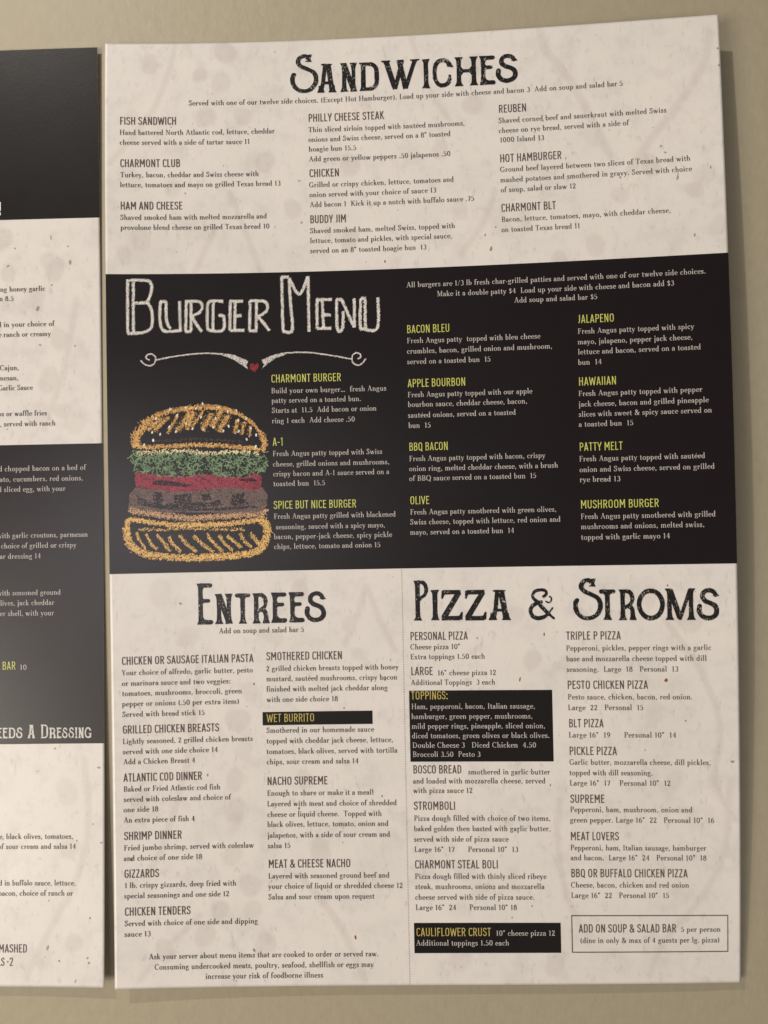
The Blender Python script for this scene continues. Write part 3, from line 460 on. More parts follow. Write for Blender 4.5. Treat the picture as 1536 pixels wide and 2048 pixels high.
 [('H', 'TRIPLE P PIZZA', 205.3, 229.23, 278.54, 'dark'), ('B', 'Pepperoni, pickles, pepper rings with a garlic', 205.19, 267.81, 283.4, 'dark'), ('B', 'base and mozzarella cheese topped with dill', 205.19, 265.78, 288.11, 'dark'), ('B', 'seasoning.  Large  18   Personal  13', 205.2, 253.6, 292.83, 'dark')],
 [('H', 'PESTO CHICKEN PIZZA', 205.34, 240.53, 300.42, 'dark'), ('B', 'Pesto sauce, chicken, bacon, red onion.', 205.45, 259.49, 305.12, 'dark'), ('B', 'Large  22   Personal  15', 205.46, 238.26, 309.84, 'dark')],
 [('H', 'BLT PIZZA', 205.62, 220.92, 317.51, 'dark'), ('B', 'Large 16”  19      Personal 10”  14', 205.52, 252.25, 322.02, 'dark')],
 [('H', 'PICKLE PIZZA', 205.55, 226.48, 329.81, 'dark'), ('B', 'Garlic butter, mozzarella cheese, dill pickles,', 205.57, 266.86, 334.12, 'dark'), ('B', 'topped with dill seasoning.', 205.47, 241.81, 338.8, 'dark'), ('B', 'Large 16”  17    Personal 10”  12', 205.48, 249.4, 343.37, 'dark')],
 [('H', 'SUPREME', 205.54, 220.65, 351.09, 'dark'), ('B', 'Pepperoni, ham, mushroom, onion and', 205.45, 258.66, 355.17, 'dark'), ('B', 'green pepper. Large 16”  22   Personal 10”  16', 205.35, 268.03, 359.8, 'dark')],
 [('H', 'MEAT LOVERS', 205.29, 226.6, 367.68, 'dark'), ('B', 'Pepperoni, ham, Italian sausage, hamburger', 205.2, 264.45, 372.16, 'dark'), ('B', 'and bacon.  Large 16”  24   Personal 10”  18', 205.19, 264.49, 376.56, 'dark')],
 [('H', 'BBQ OR BUFFALO CHICKEN PIZZA', 205.14, 256.29, 384.13, 'dark'), ('B', 'Cheese, bacon, chicken and red onion', 205.05, 256.79, 388.69, 'dark'), ('B', 'Large 16”  22   Personal 10”  15', 205.06, 248.02, 393.32, 'dark')],
 [('H', 'ADD ON SOUP & SALAD BAR', 208.07, 251.03, 408.72, 'dark'), ('B', '5 per person', 253.05, 270.42, 408.56, 'dark'), ('B', '(dine in only & max of 4 guests per lg. pizza)', 208.62, 269.98, 413.35, 'dark')],
]
TEXT_L = [
 [('B', 'ng honey garlic', 232.27, 253.48, 113.53, 'dark'), ('B', 'n 8.5', 231.87, 238.51, 117.86, 'dark')],
 [('B', 'd in your choice of', 231.04, 257.52, 130.05, 'dark'), ('B', 'e ranch or creamy', 231.23, 255.8, 134.72, 'dark')],
 [('B', 'Cajun,', 231.79, 240.72, 150.26, 'dark'), ('B', 'mesan,', 231.04, 240.51, 155.02, 'dark'), ('B', 'Garlic Sauce', 231.0, 247.08, 159.65, 'dark')],
 [('B', 'ps or waffle fries', 230.66, 253.64, 171.68, 'dark'), ('B', ', served with ranch', 231.56, 257.57, 176.46, 'dark')],
 [('B', 'd chopped bacon on a bed of', 230.92, 271.61, 197.34, 'pale'), ('B', 'ato, cucumbers, red onions,', 231.36, 270.26, 202.2, 'pale'), ('B', 'd sliced egg, with your', 230.62, 262.04, 206.91, 'pale')],
 [('B', 'with garlic croutons, parmesan', 230.01, 272.23, 228.33, 'pale'), ('B', 'choice of grilled or crispy', 231.73, 266.88, 233.11, 'pale'), ('B', 'ar dressing 14', 231.12, 250.29, 237.9, 'pale')],
 [('B', 'with seasoned ground', 229.86, 259.43, 254.82, 'pale'), ('B', 'olives, jack cheddar', 229.61, 256.39, 259.49, 'pale'), ('B', 'er shell, with your', 230.99, 256.29, 264.28, 'pale')],
 [('H', 'BAR', 231.97, 238.29, 288.97, 'yellow'), ('B', '10', 240.2, 243.44, 289.08, 'pale')],
 [('B', 'e, black olives, tomatoes,', 230.42, 264.88, 365.98, 'dark'), ('B', 'of sour cream and salsa 14', 229.97, 266.13, 370.47, 'dark')],
 [('B', 'd in buffalo sauce, lettuce,', 230.49, 266.07, 386.82, 'dark'), ('B', 'bacon, choice of ranch or', 230.28, 264.78, 391.39, 'dark')],
 [('H', 'MASHED', 230.44, 243.67, 416.65, 'dark'), ('H', 'LS •2', 230.02, 237.19, 422.58, 'dark')],
]
BAND = [108.53, 245.55]
BAND_L = [79.84, 185.16, 323.03]
BOXES = [[68.02, 309.6, 118.02, 315.57], [134.78, 300.8, 198.67, 332.68], [134.88, 404.38, 200.18, 417.69]]
FRAME = [204.94, 401.18, 273.77, 417.45]
T_SAND = [('BS', 85.42, 98.5, 6.65, 25.08), ('A', 97.94, 106.78, 11.53, 25.15), ('N', 108.67, 116.36, 11.49, 25.32), ('D', 117.5, 126.61, 11.62, 25.28), ('W', 127.68, 145.37, 11.27, 25.28), ('I', 146.5, 150.01, 11.6, 25.35), ('C', 151.14, 160.74, 11.58, 25.32), ('H', 161.43, 171.95, 11.62, 25.17), ('E', 172.71, 179.87, 11.68, 25.29), ('S', 179.96, 190.04, 11.41, 24.93)]
T_ENT = [('BE', 39.0, 46.19, 250.64, 269.4), ('N', 47.1, 55.09, 255.45, 269.37), ('T', 56.2, 63.26, 255.54, 269.41), ('R', 64.12, 71.87, 255.44, 269.4), ('E', 72.78, 79.89, 255.43, 269.29), ('E', 80.8, 87.91, 255.4, 269.22), ('S', 87.96, 97.74, 255.21, 269.28)]
T_PIZ = [('BP', 137.62, 144.32, 250.97, 269.24), ('I', 145.42, 149.14, 255.47, 269.13), ('Z', 150.1, 159.81, 255.58, 269.32), ('Z', 160.76, 170.42, 255.73, 269.44), ('A', 171.37, 181.09, 255.78, 269.47), ('amp', 189.07, 200.75, 255.46, 269.66), ('BS', 208.7, 221.72, 251.1, 269.94), ('T', 220.1, 227.36, 256.29, 269.83), ('R', 228.55, 236.14, 256.21, 270.0), ('O', 236.33, 248.5, 256.05, 270.18), ('M', 248.59, 261.47, 256.2, 270.09), ('S', 261.92, 271.49, 256.15, 270.37)]
T_DRESS = [('E', 229.3, 231.79, 315.48, 320.29), ('E', 232.14, 234.51, 315.51, 320.32), ('D', 234.86, 238.05, 315.48, 320.34), ('S', 238.41, 241.36, 315.39, 320.37), ('A', 243.85, 247.22, 314.28, 320.41), ('BD', 249.88, 253.31, 314.22, 320.46), ('R', 253.78, 256.97, 315.64, 320.49), ('E', 257.27, 259.57, 315.66, 320.51), ('S', 259.81, 262.35, 315.68, 320.53), ('S', 262.76, 265.36, 315.59, 320.55), ('I', 265.72, 267.02, 315.72, 320.57), ('N', 267.37, 269.97, 315.73, 320.58), ('G', 270.32, 273.51, 315.64, 320.6)]
CHALK_TITLE = [[[(9.84, 112.03), (9.73, 122.54), (9.66, 135.56)], [(12.39, 112.35), (12.28, 122.54), (12.22, 135.41)], [(9.3, 111.71), (13.33, 111.4), (18.77, 111.57), (20.62, 113.66), (20.42, 117.0), (18.66, 121.46)], [(12.45, 121.99), (18.66, 121.77)], [(18.66, 121.77), (20.48, 125.37), (20.72, 131.73), (18.9, 134.5), (15.39, 135.75), (9.58, 135.88)]], [[(24.5, 121.41), (24.22, 125.79), (24.45, 132.16), (26.44, 134.96), (33.33, 134.79)], [(27.08, 121.43), (27.13, 129.79), (28.8, 133.95)], [(24.35, 121.33), (27.08, 121.35)], [(33.11, 121.25), (33.26, 128.26), (33.48, 135.11)]], [[(36.25, 121.52), (35.75, 135.29)], [(38.36, 121.94), (38.18, 135.08)], [(35.67, 135.21), (38.34, 135.09)], [(35.7, 121.43), (41.75, 121.42), (43.38, 123.2), (42.71, 125.98), (38.9, 128.32)], [(38.9, 128.48), (40.43, 131.53), (43.13, 135.39)]], [[(45.9, 122.83), (45.68, 133.19), (47.31, 134.89), (52.83, 134.89), (53.16, 128.52), (50.88, 128.25)], [(48.44, 121.91), (48.26, 134.82)], [(45.9, 122.83), (47.5, 121.33), (53.03, 121.5)]], [[(56.34, 121.79), (55.91, 134.94)], [(58.55, 122.22), (58.12, 134.98)], [(55.95, 121.54), (62.04, 121.65)], [(58.46, 128.45), (61.39, 128.26)], [(55.91, 135.1), (62.63, 135.06)]], [[(65.45, 121.71), (64.92, 135.26)], [(68.37, 122.24), (68.01, 135.32)], [(64.92, 135.42), (68.48, 135.41)], [(65.21, 121.54), (71.39, 121.67), (73.35, 123.7), (72.75, 126.48), (68.9, 128.96)], [(68.9, 128.96), (71.24, 131.64), (74.03, 135.44)]], [[(80.07, 110.66), (80.29, 135.82)], [(80.29, 135.82), (84.5, 135.67), (84.05, 124.34), (83.46, 112.34)], [(79.91, 110.66), (83.32, 110.9)], [(83.47, 111.54), (88.11, 119.01), (92.06, 110.96)], [(92.23, 110.81), (92.26, 136.34)]], [[(96.17, 121.85), (95.94, 134.84)], [(98.55, 121.92), (98.95, 134.92)], [(95.7, 121.6), (103.0, 121.8)], [(99.06, 128.71), (102.39, 128.96)], [(95.94, 135.0), (102.44, 135.01)]], [[(105.22, 121.86), (105.29, 135.41), (107.67, 135.31), (108.06, 127.36)], [(105.06, 121.86), (107.52, 121.93)], [(107.52, 121.93), (112.91, 134.83)], [(113.32, 121.55), (113.15, 134.83)]], [[(116.24, 121.88), (115.85, 134.36), (117.33, 135.75), (123.66, 135.63), (124.17, 121.5)], [(118.22, 121.94), (118.15, 134.03), (118.76, 135.48)], [(116.09, 121.63), (118.62, 121.71)]]]
CURLS = [[[(15.23, 148.36), (17.15, 150.19), (19.47, 150.85), (21.42, 149.76), (22.07, 147.62), (21.32, 146.03), (19.54, 145.38), (17.74, 146.4), (17.96, 147.59), (19.27, 148.15)], [(22.07, 148.18), (29.25, 146.9), (37.1, 145.81), (44.96, 145.36), (52.04, 145.86)]], [[(111.77, 149.49), (112.04, 147.75), (113.8, 146.61), (115.53, 147.29), (115.74, 148.65), (114.38, 149.4)], [(111.77, 149.49), (112.29, 151.33), (114.49, 152.34), (116.48, 151.45), (118.1, 149.51)], [(81.31, 145.95), (89.25, 145.73), (96.37, 146.54), (104.27, 147.94), (111.77, 149.49)]]]
WEDGES = [[(51.26, 145.37), (57.56, 146.27), (64.07, 149.26), (63.17, 151.15), (63.93, 153.07), (60.65, 150.54), (56.74, 148.09), (52.03, 146.34)], [(70.33, 148.9), (75.75, 146.62), (81.32, 145.55), (81.7, 146.59), (76.52, 148.23), (73.31, 150.39), (70.42, 153.04), (71.4, 150.99)]]
HEART = [(66.75, 154.55), (65.51, 153.42), (64.66, 151.97), (64.76, 150.86), (65.56, 150.32), (66.34, 150.57), (66.89, 151.3), (67.45, 150.59), (68.32, 150.37), (68.87, 151.02), (68.69, 152.21), (67.88, 153.46)]
BUN_TOP = [([(13.13, 187.47), (12.0, 185.07), (13.2, 182.23), (15.58, 178.93), (19.61, 175.41)], 70), ([(19.62, 174.93), (25.75, 172.48), (33.79, 170.68), (43.26, 170.15), (50.84, 170.61), (57.95, 172.8)], 38), ([(57.94, 172.89), (62.2, 175.13), (66.9, 179.28), (69.23, 182.68)], 26), ([(69.23, 182.68), (70.84, 186.05), (70.8, 188.92), (69.34, 190.33)], 48), ([(11.5, 187.21), (17.09, 188.14), (26.47, 187.8), (38.26, 187.37), (47.73, 187.63), (59.6, 188.7), (68.63, 190.07)], 32)]
STREAK_TOP = [([(36.37, 171.34), (35.61, 174.91), (31.04, 180.81)], 24), ([(39.2, 172.1), (37.25, 175.89), (35.54, 180.17)], 26), ([(43.23, 171.69), (38.39, 178.78)], 14), ([(47.25, 172.95), (42.62, 180.76)], 28), ([(51.53, 172.06), (49.34, 175.61), (46.91, 179.4)], 30), ([(55.08, 173.56), (49.97, 181.36)], 24), ([(31.86, 173.42), (26.79, 181.94)], 14), ([(58.84, 176.26), (57.32, 182.45)], 20), ([(61.93, 177.27), (60.64, 182.99)], 16), ([(27.61, 174.32), (20.94, 180.67)], 20), ([(24.31, 174.75), (18.13, 180.39)], 18), ([(64.75, 179.24), (63.96, 184.01)], 14)]
DOTS_TOP = [([(21.34, 185.44), (38.3, 184.75), (61.07, 186.25)], 30)]
SEEDS = [(42.95, 168.57), (28.22, 170.89), (35.35, 170.23), (40.07, 170.68), (50.28, 170.27), (54.38, 172.35), (58.34, 171.94), (62.81, 175.76), (59.08, 176.26), (21.72, 175.1), (31.38, 173.66), (42.24, 174.78), (48.78, 175.36), (35.34, 177.54), (27.78, 178.86), (38.28, 179.83), (43.24, 180.39), (47.86, 179.41), (52.2, 181.16), (54.75, 179.06), (59.24, 181.53), (64.88, 180.2), (67.21, 183.35), (62.89, 185.18), (19.99, 181.28), (23.5, 182.28), (30.71, 181.05), (20.41, 185.05), (16.27, 186.94), (66.89, 188.61)]
CREAM = [([(13.32, 190.8), (21.74, 190.45), (29.73, 190.1), (36.33, 190.2), (42.94, 191.27), (52.43, 191.06), (59.56, 191.0), (68.12, 191.97)], 34)]
LETTUCE = [(10.78, 188.86), (13.33, 190.09), (24.08, 190.96), (38.21, 191.19), (52.42, 191.44), (63.85, 191.17), (71.48, 191.08), (71.89, 194.68), (72.31, 198.03), (69.88, 201.32), (64.16, 201.44), (57.94, 203.0), (55.1, 202.46), (50.37, 201.42), (44.21, 200.83), (39.0, 201.45), (36.14, 202.6), (31.43, 202.75), (27.21, 201.25), (22.51, 201.89), (20.19, 199.94), (13.66, 199.6), (11.36, 197.43), (12.32, 195.07), (10.0, 194.56)]
TOMATO = [(11.93, 199.57), (21.59, 200.68), (30.49, 202.02), (38.05, 201.2), (44.21, 200.83), (52.25, 202.17), (61.76, 202.59), (66.07, 200.77), (69.62, 202.51), (68.81, 208.21), (65.46, 208.77), (56.92, 207.27), (47.43, 207.33), (37.94, 208.58), (31.34, 208.7), (23.83, 207.85), (12.17, 205.99)]
TOMATO_HOLES = [[(19.67, 203.84), (23.9, 203.24), (33.28, 204.69), (37.98, 205.87), (34.2, 206.66), (24.8, 205.73), (20.12, 205.08)], [(57.93, 203.57), (64.13, 202.88), (67.69, 203.9), (67.2, 204.84), (60.78, 204.39)]]
PATTY = [(9.0, 215.43), (9.56, 209.27), (12.16, 206.47), (23.83, 207.85), (31.34, 208.7), (37.94, 208.58), (47.43, 207.33), (56.92, 207.27), (65.46, 208.77), (69.77, 207.52), (72.0, 210.9), (71.54, 215.65), (68.62, 219.41), (47.25, 218.52), (26.02, 217.88), (16.67, 216.99)]
PATTY_HOLES = [[(20.54, 208.51), (23.81, 208.81), (24.71, 211.91), (23.72, 214.75), (20.46, 213.74), (19.57, 210.87)], [(29.43, 210.09), (37.45, 209.76), (37.39, 213.57), (45.43, 213.72), (50.19, 212.38), (51.1, 215.26), (37.82, 216.44), (25.12, 215.72), (25.14, 214.3), (29.38, 213.42)], [(55.92, 210.59), (61.65, 209.27), (61.12, 212.59), (63.93, 215.03), (56.79, 215.84), (54.91, 214.38)], [(12.58, 209.8), (15.81, 211.75), (19.06, 213.24), (25.13, 214.77), (37.82, 216.44), (52.03, 216.23), (66.31, 215.55), (67.24, 216.76), (52.01, 217.66), (33.09, 217.54), (19.02, 215.85), (12.98, 214.08)], [(41.7, 209.84), (45.5, 209.44), (46.4, 212.31), (42.6, 213.19)]]
PEACH = [([(8.99, 216.38), (16.65, 218.04), (26.0, 219.54), (37.76, 220.72), (47.22, 220.42), (61.48, 219.84), (69.58, 219.43), (71.52, 217.32)], 48)]
BUN_BASE = [([(8.16, 225.37), (8.44, 221.82), (10.55, 220.91), (14.27, 221.46), (23.6, 223.06), (37.71, 223.95), (51.91, 223.75), (61.43, 222.98), (68.1, 222.16)], 36), ([(68.1, 222.26), (70.47, 223.02), (71.6, 226.61), (71.05, 231.35), (67.4, 236.04)], 58), ([(67.87, 236.05), (61.19, 237.82), (46.94, 238.72), (30.88, 238.64), (18.7, 237.43)], 50), ([(18.7, 237.43), (12.2, 234.93), (9.23, 231.55), (7.88, 228.21), (7.94, 224.42)], 56), ([(13.28, 225.47), (23.56, 225.67), (37.68, 225.47), (51.87, 226.22), (61.37, 226.41)], 16)]
STREAK_BASE = [([(12.32, 226.87), (13.66, 230.69), (16.41, 234.54)], 20), ([(16.51, 227.43), (18.78, 232.22), (21.55, 234.65)], 22), ([(21.42, 228.0), (24.87, 232.34), (27.17, 235.71)], 26), ([(26.8, 229.06), (28.16, 231.93), (32.33, 236.29)], 24), ([(31.74, 228.44), (34.74, 232.54), (39.41, 236.2)], 26), ([(37.87, 228.8), (41.83, 232.68), (46.97, 236.59)], 26), ([(44.03, 227.97), (46.57, 231.83), (51.0, 236.19)], 24), ([(49.47, 228.55), (52.24, 232.89), (55.76, 235.81)], 24), ([(53.25, 229.1), (59.81, 234.94)], 26), ([(59.2, 228.27), (61.28, 232.11), (64.57, 234.56)], 24), ([(63.72, 228.36), (67.92, 233.2)], 30)]
BLOBS = [(55.3, 4.7, 5.5), (53.3, 19.0, 5.0), (46.2, 35.5, 5.0), (63.1, 35.1, 4.5), (73.2, 57.2, 5.0), (85.6, 79.2, 4.5), (30.5, 68.3, 4.5), (15.5, 92.7, 5.5), (8.7, 99.7, 4.1), (20.6, 10.3, 4.5), (43.6, 15.3, 3.6), (112.5, 59.5, 5.0), (170.8, 15.6, 5.9), (169.2, 34.3, 5.0), (153.9, 54.4, 4.5), (162.4, 82.6, 4.5), (222.3, 101.8, 5.0), (233.9, 79.7, 4.1), (247.3, 66.9, 5.0), (270.8, 73.1, 5.0), (266.3, 79.5, 4.1), (276.3, 96.0, 4.5), (206.7, 107.8, 4.1), (111.8, 94.4, 5.0), (22.4, 254.8, 5.9), (34.5, 275.1, 5.0), (74.3, 275.9, 4.1), (56.6, 313.0, 5.9), (62.5, 300.6, 4.5), (59.1, 326.5, 4.5), (55.1, 340.0, 5.0), (54.9, 353.4, 5.5), (53.5, 373.5, 5.0), (61.2, 387.0, 5.5), (45.4, 383.4, 3.6), (40.7, 408.8, 5.5), (47.5, 397.9, 4.5), (62.2, 398.1, 4.5), (67.7, 413.7, 5.5), (22.6, 415.1, 5.0), (86.0, 254.5, 4.5), (108.6, 270.8, 4.1), (183.0, 267.2, 4.5), (190.4, 287.4, 4.5), (197.3, 423.1, 5.0), (155.1, 420.8, 5.5), (259.1, 270.2, 5.9), (242.2, 259.0, 4.5), (176.6, 358.8, 4.5), (158.3, 381.0, 5.0), (251.4, 340.8, 4.5), (12.1, 347.9, 4.5), (86.9, 340.5, 4.5), (93.2, 371.8, 5.5)]
RINGS = [([(32.1, 0.8), (28.6, 15.1), (20.5, 34.1), (2.3, 56.6)], 2.7), ([(56.8, 70.9), (63.5, 88.5), (70.6, 108.4)], 2.7), ([(49.7, 88.3), (45.0, 97.5), (40.3, 107.9)], 2.7), ([(200.2, 0.0), (203.0, 10.8), (213.3, 25.5), (223.8, 47.0), (230.0, 61.2)], 3.6), ([(275.4, 8.1), (272.7, 20.6), (263.5, 36.0), (247.7, 55.5), (238.5, 68.6)], 3.6), ([(178.5, 74.2), (173.6, 87.8), (162.0, 103.3)], 2.7), ([(141.3, -0.2), (150.0, 26.2), (158.8, 40.7)], 2.3), ([(116.4, 253.2), (112.1, 266.3), (106.1, 279.8)], 2.7), ([(116.4, 253.2), (122.3, 268.7), (128.8, 282.4)], 2.7), ([(248.4, 270.1), (262.9, 292.2), (271.1, 316.4), (268.6, 340.8), (277.0, 358.5)], 2.7), ([(201.1, 349.9), (199.6, 367.6), (202.5, 389.8), (206.6, 400.9)], 2.7), ([(275.0, 340.7), (272.6, 371.9), (261.6, 394.3), (246.1, 412.2), (239.3, 427.8)], 2.7), ([(83.9, 382.9), (101.6, 405.2), (112.5, 429.4)], 3.2), ([(40.0, 285.4), (34.9, 326.0), (23.1, 366.2), (16.2, 379.4)], 3.2), ([(11.3, 428.0), (22.6, 415.1), (38.5, 399.9)], 2.7)]
FLECKS = [(108.5, 410.7, 1.14, 2.5, -15, 'red'), (105.1, 308.3, 0.91, 0.91, 0, 'plum'), (184.6, 295.9, 0.68, 2.5, 15, 'red'), (248.3, 296.6, 1.82, 1.82, 0, 'red'), (249.8, 254.9, 0.68, 1.14, 0, 'red'), (127.7, 104.9, 0.68, 1.59, 10, 'red'), (31.5, 259.6, 1.59, 1.59, 0, 'grey'), (176.0, 101.2, 1.36, 2.73, 20, 'grey'), (265.4, 99.8, 1.14, 1.82, 10, 'tan'), (165.9, 277.4, 0.68, 1.36, 30, 'grey'), (78.5, 5.1, 0.45, 1.14, 0, 'grey'), (276.0, 332.6, 2.05, 1.14, 0, 'grey'), (256.4, 314.5, 0.68, 0.91, 0, 'plum'), (259.0, 73.4, 1.14, 2.73, 20, 'tan'), (259.0, 72.3, 0.45, 3.18, 20, 'tan'), (210.4, 61.5, 0.45, 1.82, 15, 'grey'), (121.6, 348.0, 0.91, 1.14, 0, 'grey'), (83.9, 353.2, 0.91, 1.82, 0, 'red'), (182.2, 364.1, 0.68, 2.27, 25, 'grey'), (200.8, 43.6, 0.45, 1.36, 0, 'grey'), (252.3, 58.6, 1.14, 1.14, 0, 'grey'), (234.1, 71.7, 0.91, 1.14, 0, 'grey'), (42.6, 337.5, 0.91, 1.36, 0, 'grey'), (36.3, 336.2, 0.45, 1.59, 20, 'grey'), (64.3, 296.8, 0.68, 1.36, 0, 'red'), (36.2, 71.1, 0.68, 1.14, 0, 'grey'), (88.8, 66.2, 1.36, 0.68, 0, 'grey'), (89.6, 85.6, 0.91, 1.36, 0, 'grey'), (8.0, 374.3, 0.91, 2.05, 0, 'dark'), (278.6, 23.4, 1.14, 1.36, 0, 'grey'), (278.3, 15.7, 1.14, 1.14, 0, 'grey'), (62.7, 415.8, 1.14, 1.82, -20, 'grey'), (124.0, 295.9, 0.68, 1.36, 0, 'grey'), (273.2, 69.8, 0.68, 1.82, 0, 'grey'), (254.0, 61.7, 1.36, 0.91, 20, 'grey'), (245.8, 371.9, 0.68, 0.91, 0, 'grey'), (238.7, 327.6, 0.45, 1.14, 0, 'grey'), (196.9, 343.2, 0.68, 1.36, 0, 'grey'), (187.7, 397.0, 0.68, 1.14, 0, 'grey'), (178.7, 402.1, 0.45, 1.59, 0, 'grey'), (153.9, 269.1, 0.68, 0.91, 0, 'grey'), (195.7, 275.9, 0.68, 1.82, 0, 'red'), (71.0, 385.4, 0.45, 0.91, 0, 'grey'), (173.5, 94.7, 0.68, 1.36, 20, 'grey'), (178.3, 91.4, 0.68, 1.14, 0, 'grey'), (182.9, 60.1, 0.68, 1.36, 30, 'grey')]
FLECKS_L = [(249.7, 121.7, 1.59, 2.95, 25, 'grey'), (256.4, 88.6, 0.45, 2.73, 0, 'grey'), (239.4, 93.3, 0.68, 0.91, 0, 'grey'), (265.2, 100.5, 1.36, 2.73, 10, 'tan'), (267.1, 139.6, 0.68, 1.36, 0, 'grey'), (236.0, 101.5, 1.82, 0.68, -30, 'tan'), (276.7, 334.0, 1.82, 1.14, 0, 'grey'), (274.1, 359.4, 0.68, 0.91, 0, 'grey'), (271.6, 418.9, 0.91, 1.36, 20, 'grey'), (272.3, 421.0, 1.14, 1.36, 0, 'grey'), (258.5, 420.3, 0.91, 1.14, 0, 'grey'), (266.1, 429.0, 0.45, 1.82, 20, 'grey'), (253.1, 414.4, 1.14, 3.18, 10, 'tan'), (272.7, 401.2, 0.91, 1.36, 0, 'grey'), (253.5, 393.6, 0.68, 0.91, 0, 'grey'), (256.4, 325.2, 1.14, 1.14, 0, 'grey'), (266.6, 366.8, 0.68, 0.91, 0, 'grey'), (278.0, 367.7, 1.36, 0.91, 0, 'grey'), (264.4, 93.0, 0.91, 0.91, 0, 'grey'), (250.7, 138.8, 1.36, 0.91, 0, 'tan'), (256.4, 110.9, 1.36, 0.91, 0, 'tan')]
# ------------------------------------------------------------ the wall
def build_wall():
    V = [(x, y, z) for x in (-2.0, 2.2) for y in (0.0, .10) for z in (-1.6, 2.0)]
    F = [(0, 1, 5, 4), (2, 6, 7, 3), (0, 2, 3, 1), (4, 5, 7, 6), (0, 4, 6, 2), (1, 3, 7, 5)]
    return mesh_obj('wall', V, F, 'wall', kind='structure')
build_wall()

# ------------------------------------------------------------ the posters
def empty(name, loc, label, cat, group=None):
    o = bpy.data.objects.new(name, None); col.objects.link(o); o.location = loc
    o.empty_display_size = .05; o['label'] = label; o['category'] = cat
    if group: o['group'] = group
    return o
GROUP = 'printed menu posters on the wall'
right = empty('menu_poster', (0, 0, 0), 'whole cream and black menu poster with a chalk burger drawing', 'poster', GROUP)
left = empty('menu_poster', (0, 0, 0), 'partly seen menu poster with a solid black top, left of the burger poster', 'poster', GROUP)
SR, SL = Sheet(ZR, (0, 0, 0)), Sheet(ZL, PLACE_L)

def stain_values(uv, blobs, rings):
    s = np.zeros(len(uv))
    rng = np.random.default_rng(3)
    for x, y, r in blobs:
        dx = uv[:, 0] - x; dy = uv[:, 1] - y; m = (abs(dx) < r * 2) & (abs(dy) < r * 2)
        an = np.arctan2(dy[m], dx[m]); e = 1 + .10 * np.sin(2 * an + rng.uniform(0, 6)) + .05 * np.sin(3 * an + rng.uniform(0, 6))
        d = np.hypot(dx[m], dy[m] / 1.12) / (r * e)
        s[m] = np.maximum(s[m], rng.uniform(.18, .36) * np.clip((1.0 - d) / .2, 0, 1))
    for pts, w in rings:
        P = Cr([tuple(p) for p in pts], 4)
        d = np.full(len(uv), 1e9)
        for (ax, ay), (bx, by) in zip(P[:-1], P[1:]):
            ex, ey = bx - ax, by - ay; L2 = ex * ex + ey * ey + 1e-9
            t = np.clip(((uv[:, 0] - ax) * ex + (uv[:, 1] - ay) * ey) / L2, 0, 1)
            d = np.minimum(d, np.hypot(uv[:, 0] - ax - t * ex, uv[:, 1] - ay - t * ey))
        s = np.maximum(s, .27 * np.clip((w / 2 + .5 - d) / 1.0, 0, 1))
    return s
def sheet_obj(sheet, parent, blobs, rings):
    o, uv = grid(sheet, 'paper_sheet', 0, 0, W, H, 0, 'paper', parent, step=1.1)
    at = o.data.attributes.new('stain', 'FLOAT', 'POINT'); at.data.foreach_set('value', stain_values(uv, blobs, rings).astype(np.float32))
    m = o.modifiers.new('thickness', 'SOLIDIFY'); m.thickness = .0002; m.offset = -1
    o.data.polygons.foreach_set('use_smooth', [True] * len(o.data.polygons))
    return o
sheet_obj(SR, right, BLOBS, RINGS)
rng = random.Random(5)
sheet_obj(SL, left, [(rng.uniform(5, 270), rng.uniform(85, 180) if i % 2 else rng.uniform(325, 425), rng.uniform(3.5, 6)) for i in range(46)] + [(256, 100, 5), (250, 170, 5), (262, 345, 6)],
          [([(270, 330), (272, 360), (266, 385), (255, 405), (243, 428)], 3), ([(268, 118), (262, 150), (252, 178)], 3), ([(120, 330), (150, 370), (190, 428)], 3)])

def smooth(o): o.data.polygons.foreach_set('use_smooth', [True] * len(o.data.polygons))
for sh, par, a, b in ((SR, right, *BAND), (SL, left, 0, BAND_L[0]), (SL, left, BAND_L[1], BAND_L[2])):
    o, _ = grid(sh, 'black_panel', 0, a, W, b, OFF_BAND, 'black', par, step=3.5); smooth(o)
for b in BOXES:
    o, _ = grid(SR, 'black_box', *b, OFF_BOX, 'boxblack', right, step=3.5); smooth(o)

# ---- menu text: every dish is a heading with its description
def put_block(sheet, parent, block):
    V = {}; 
    for kind, text, u0, u1, v, ink in block:
        if kind == 'H' and ink == 'dark': ink = 'head'
        vv, ff, k = set_line(kind, text, u0, u1, v, ink in ('pale', 'yellow', 'gold'))
        V.setdefault((kind, ink), []).append((vv, ff))
        STRETCH.append((round(k, 2), text[:30]))
    for (kind, ink), parts in V.items():
        n = 0; vs = []; fs = []
        for vv, ff in parts: vs.append(vv); fs.append(ff + n); n += len(vv)
        o = mesh_obj('heading' if kind == 'H' else 'description', sheet.pts(np.concatenate(vs), OFF_INK), np.concatenate(fs), ink, parent)
        if ink in ('yellow', 'gold'): o['label'] = 'yellow heading'
STRETCH = []
for blk in TEXT_R: put_block(SR, right, blk)
for blk in TEXT_L: put_block(SL, left, blk)
for k in 'HB':
    s = sorted(x for x in STRETCH if (x[1].upper() == x[1]) == (k == 'H')); print(k, s[:4], s[len(s) // 2], s[-4:])

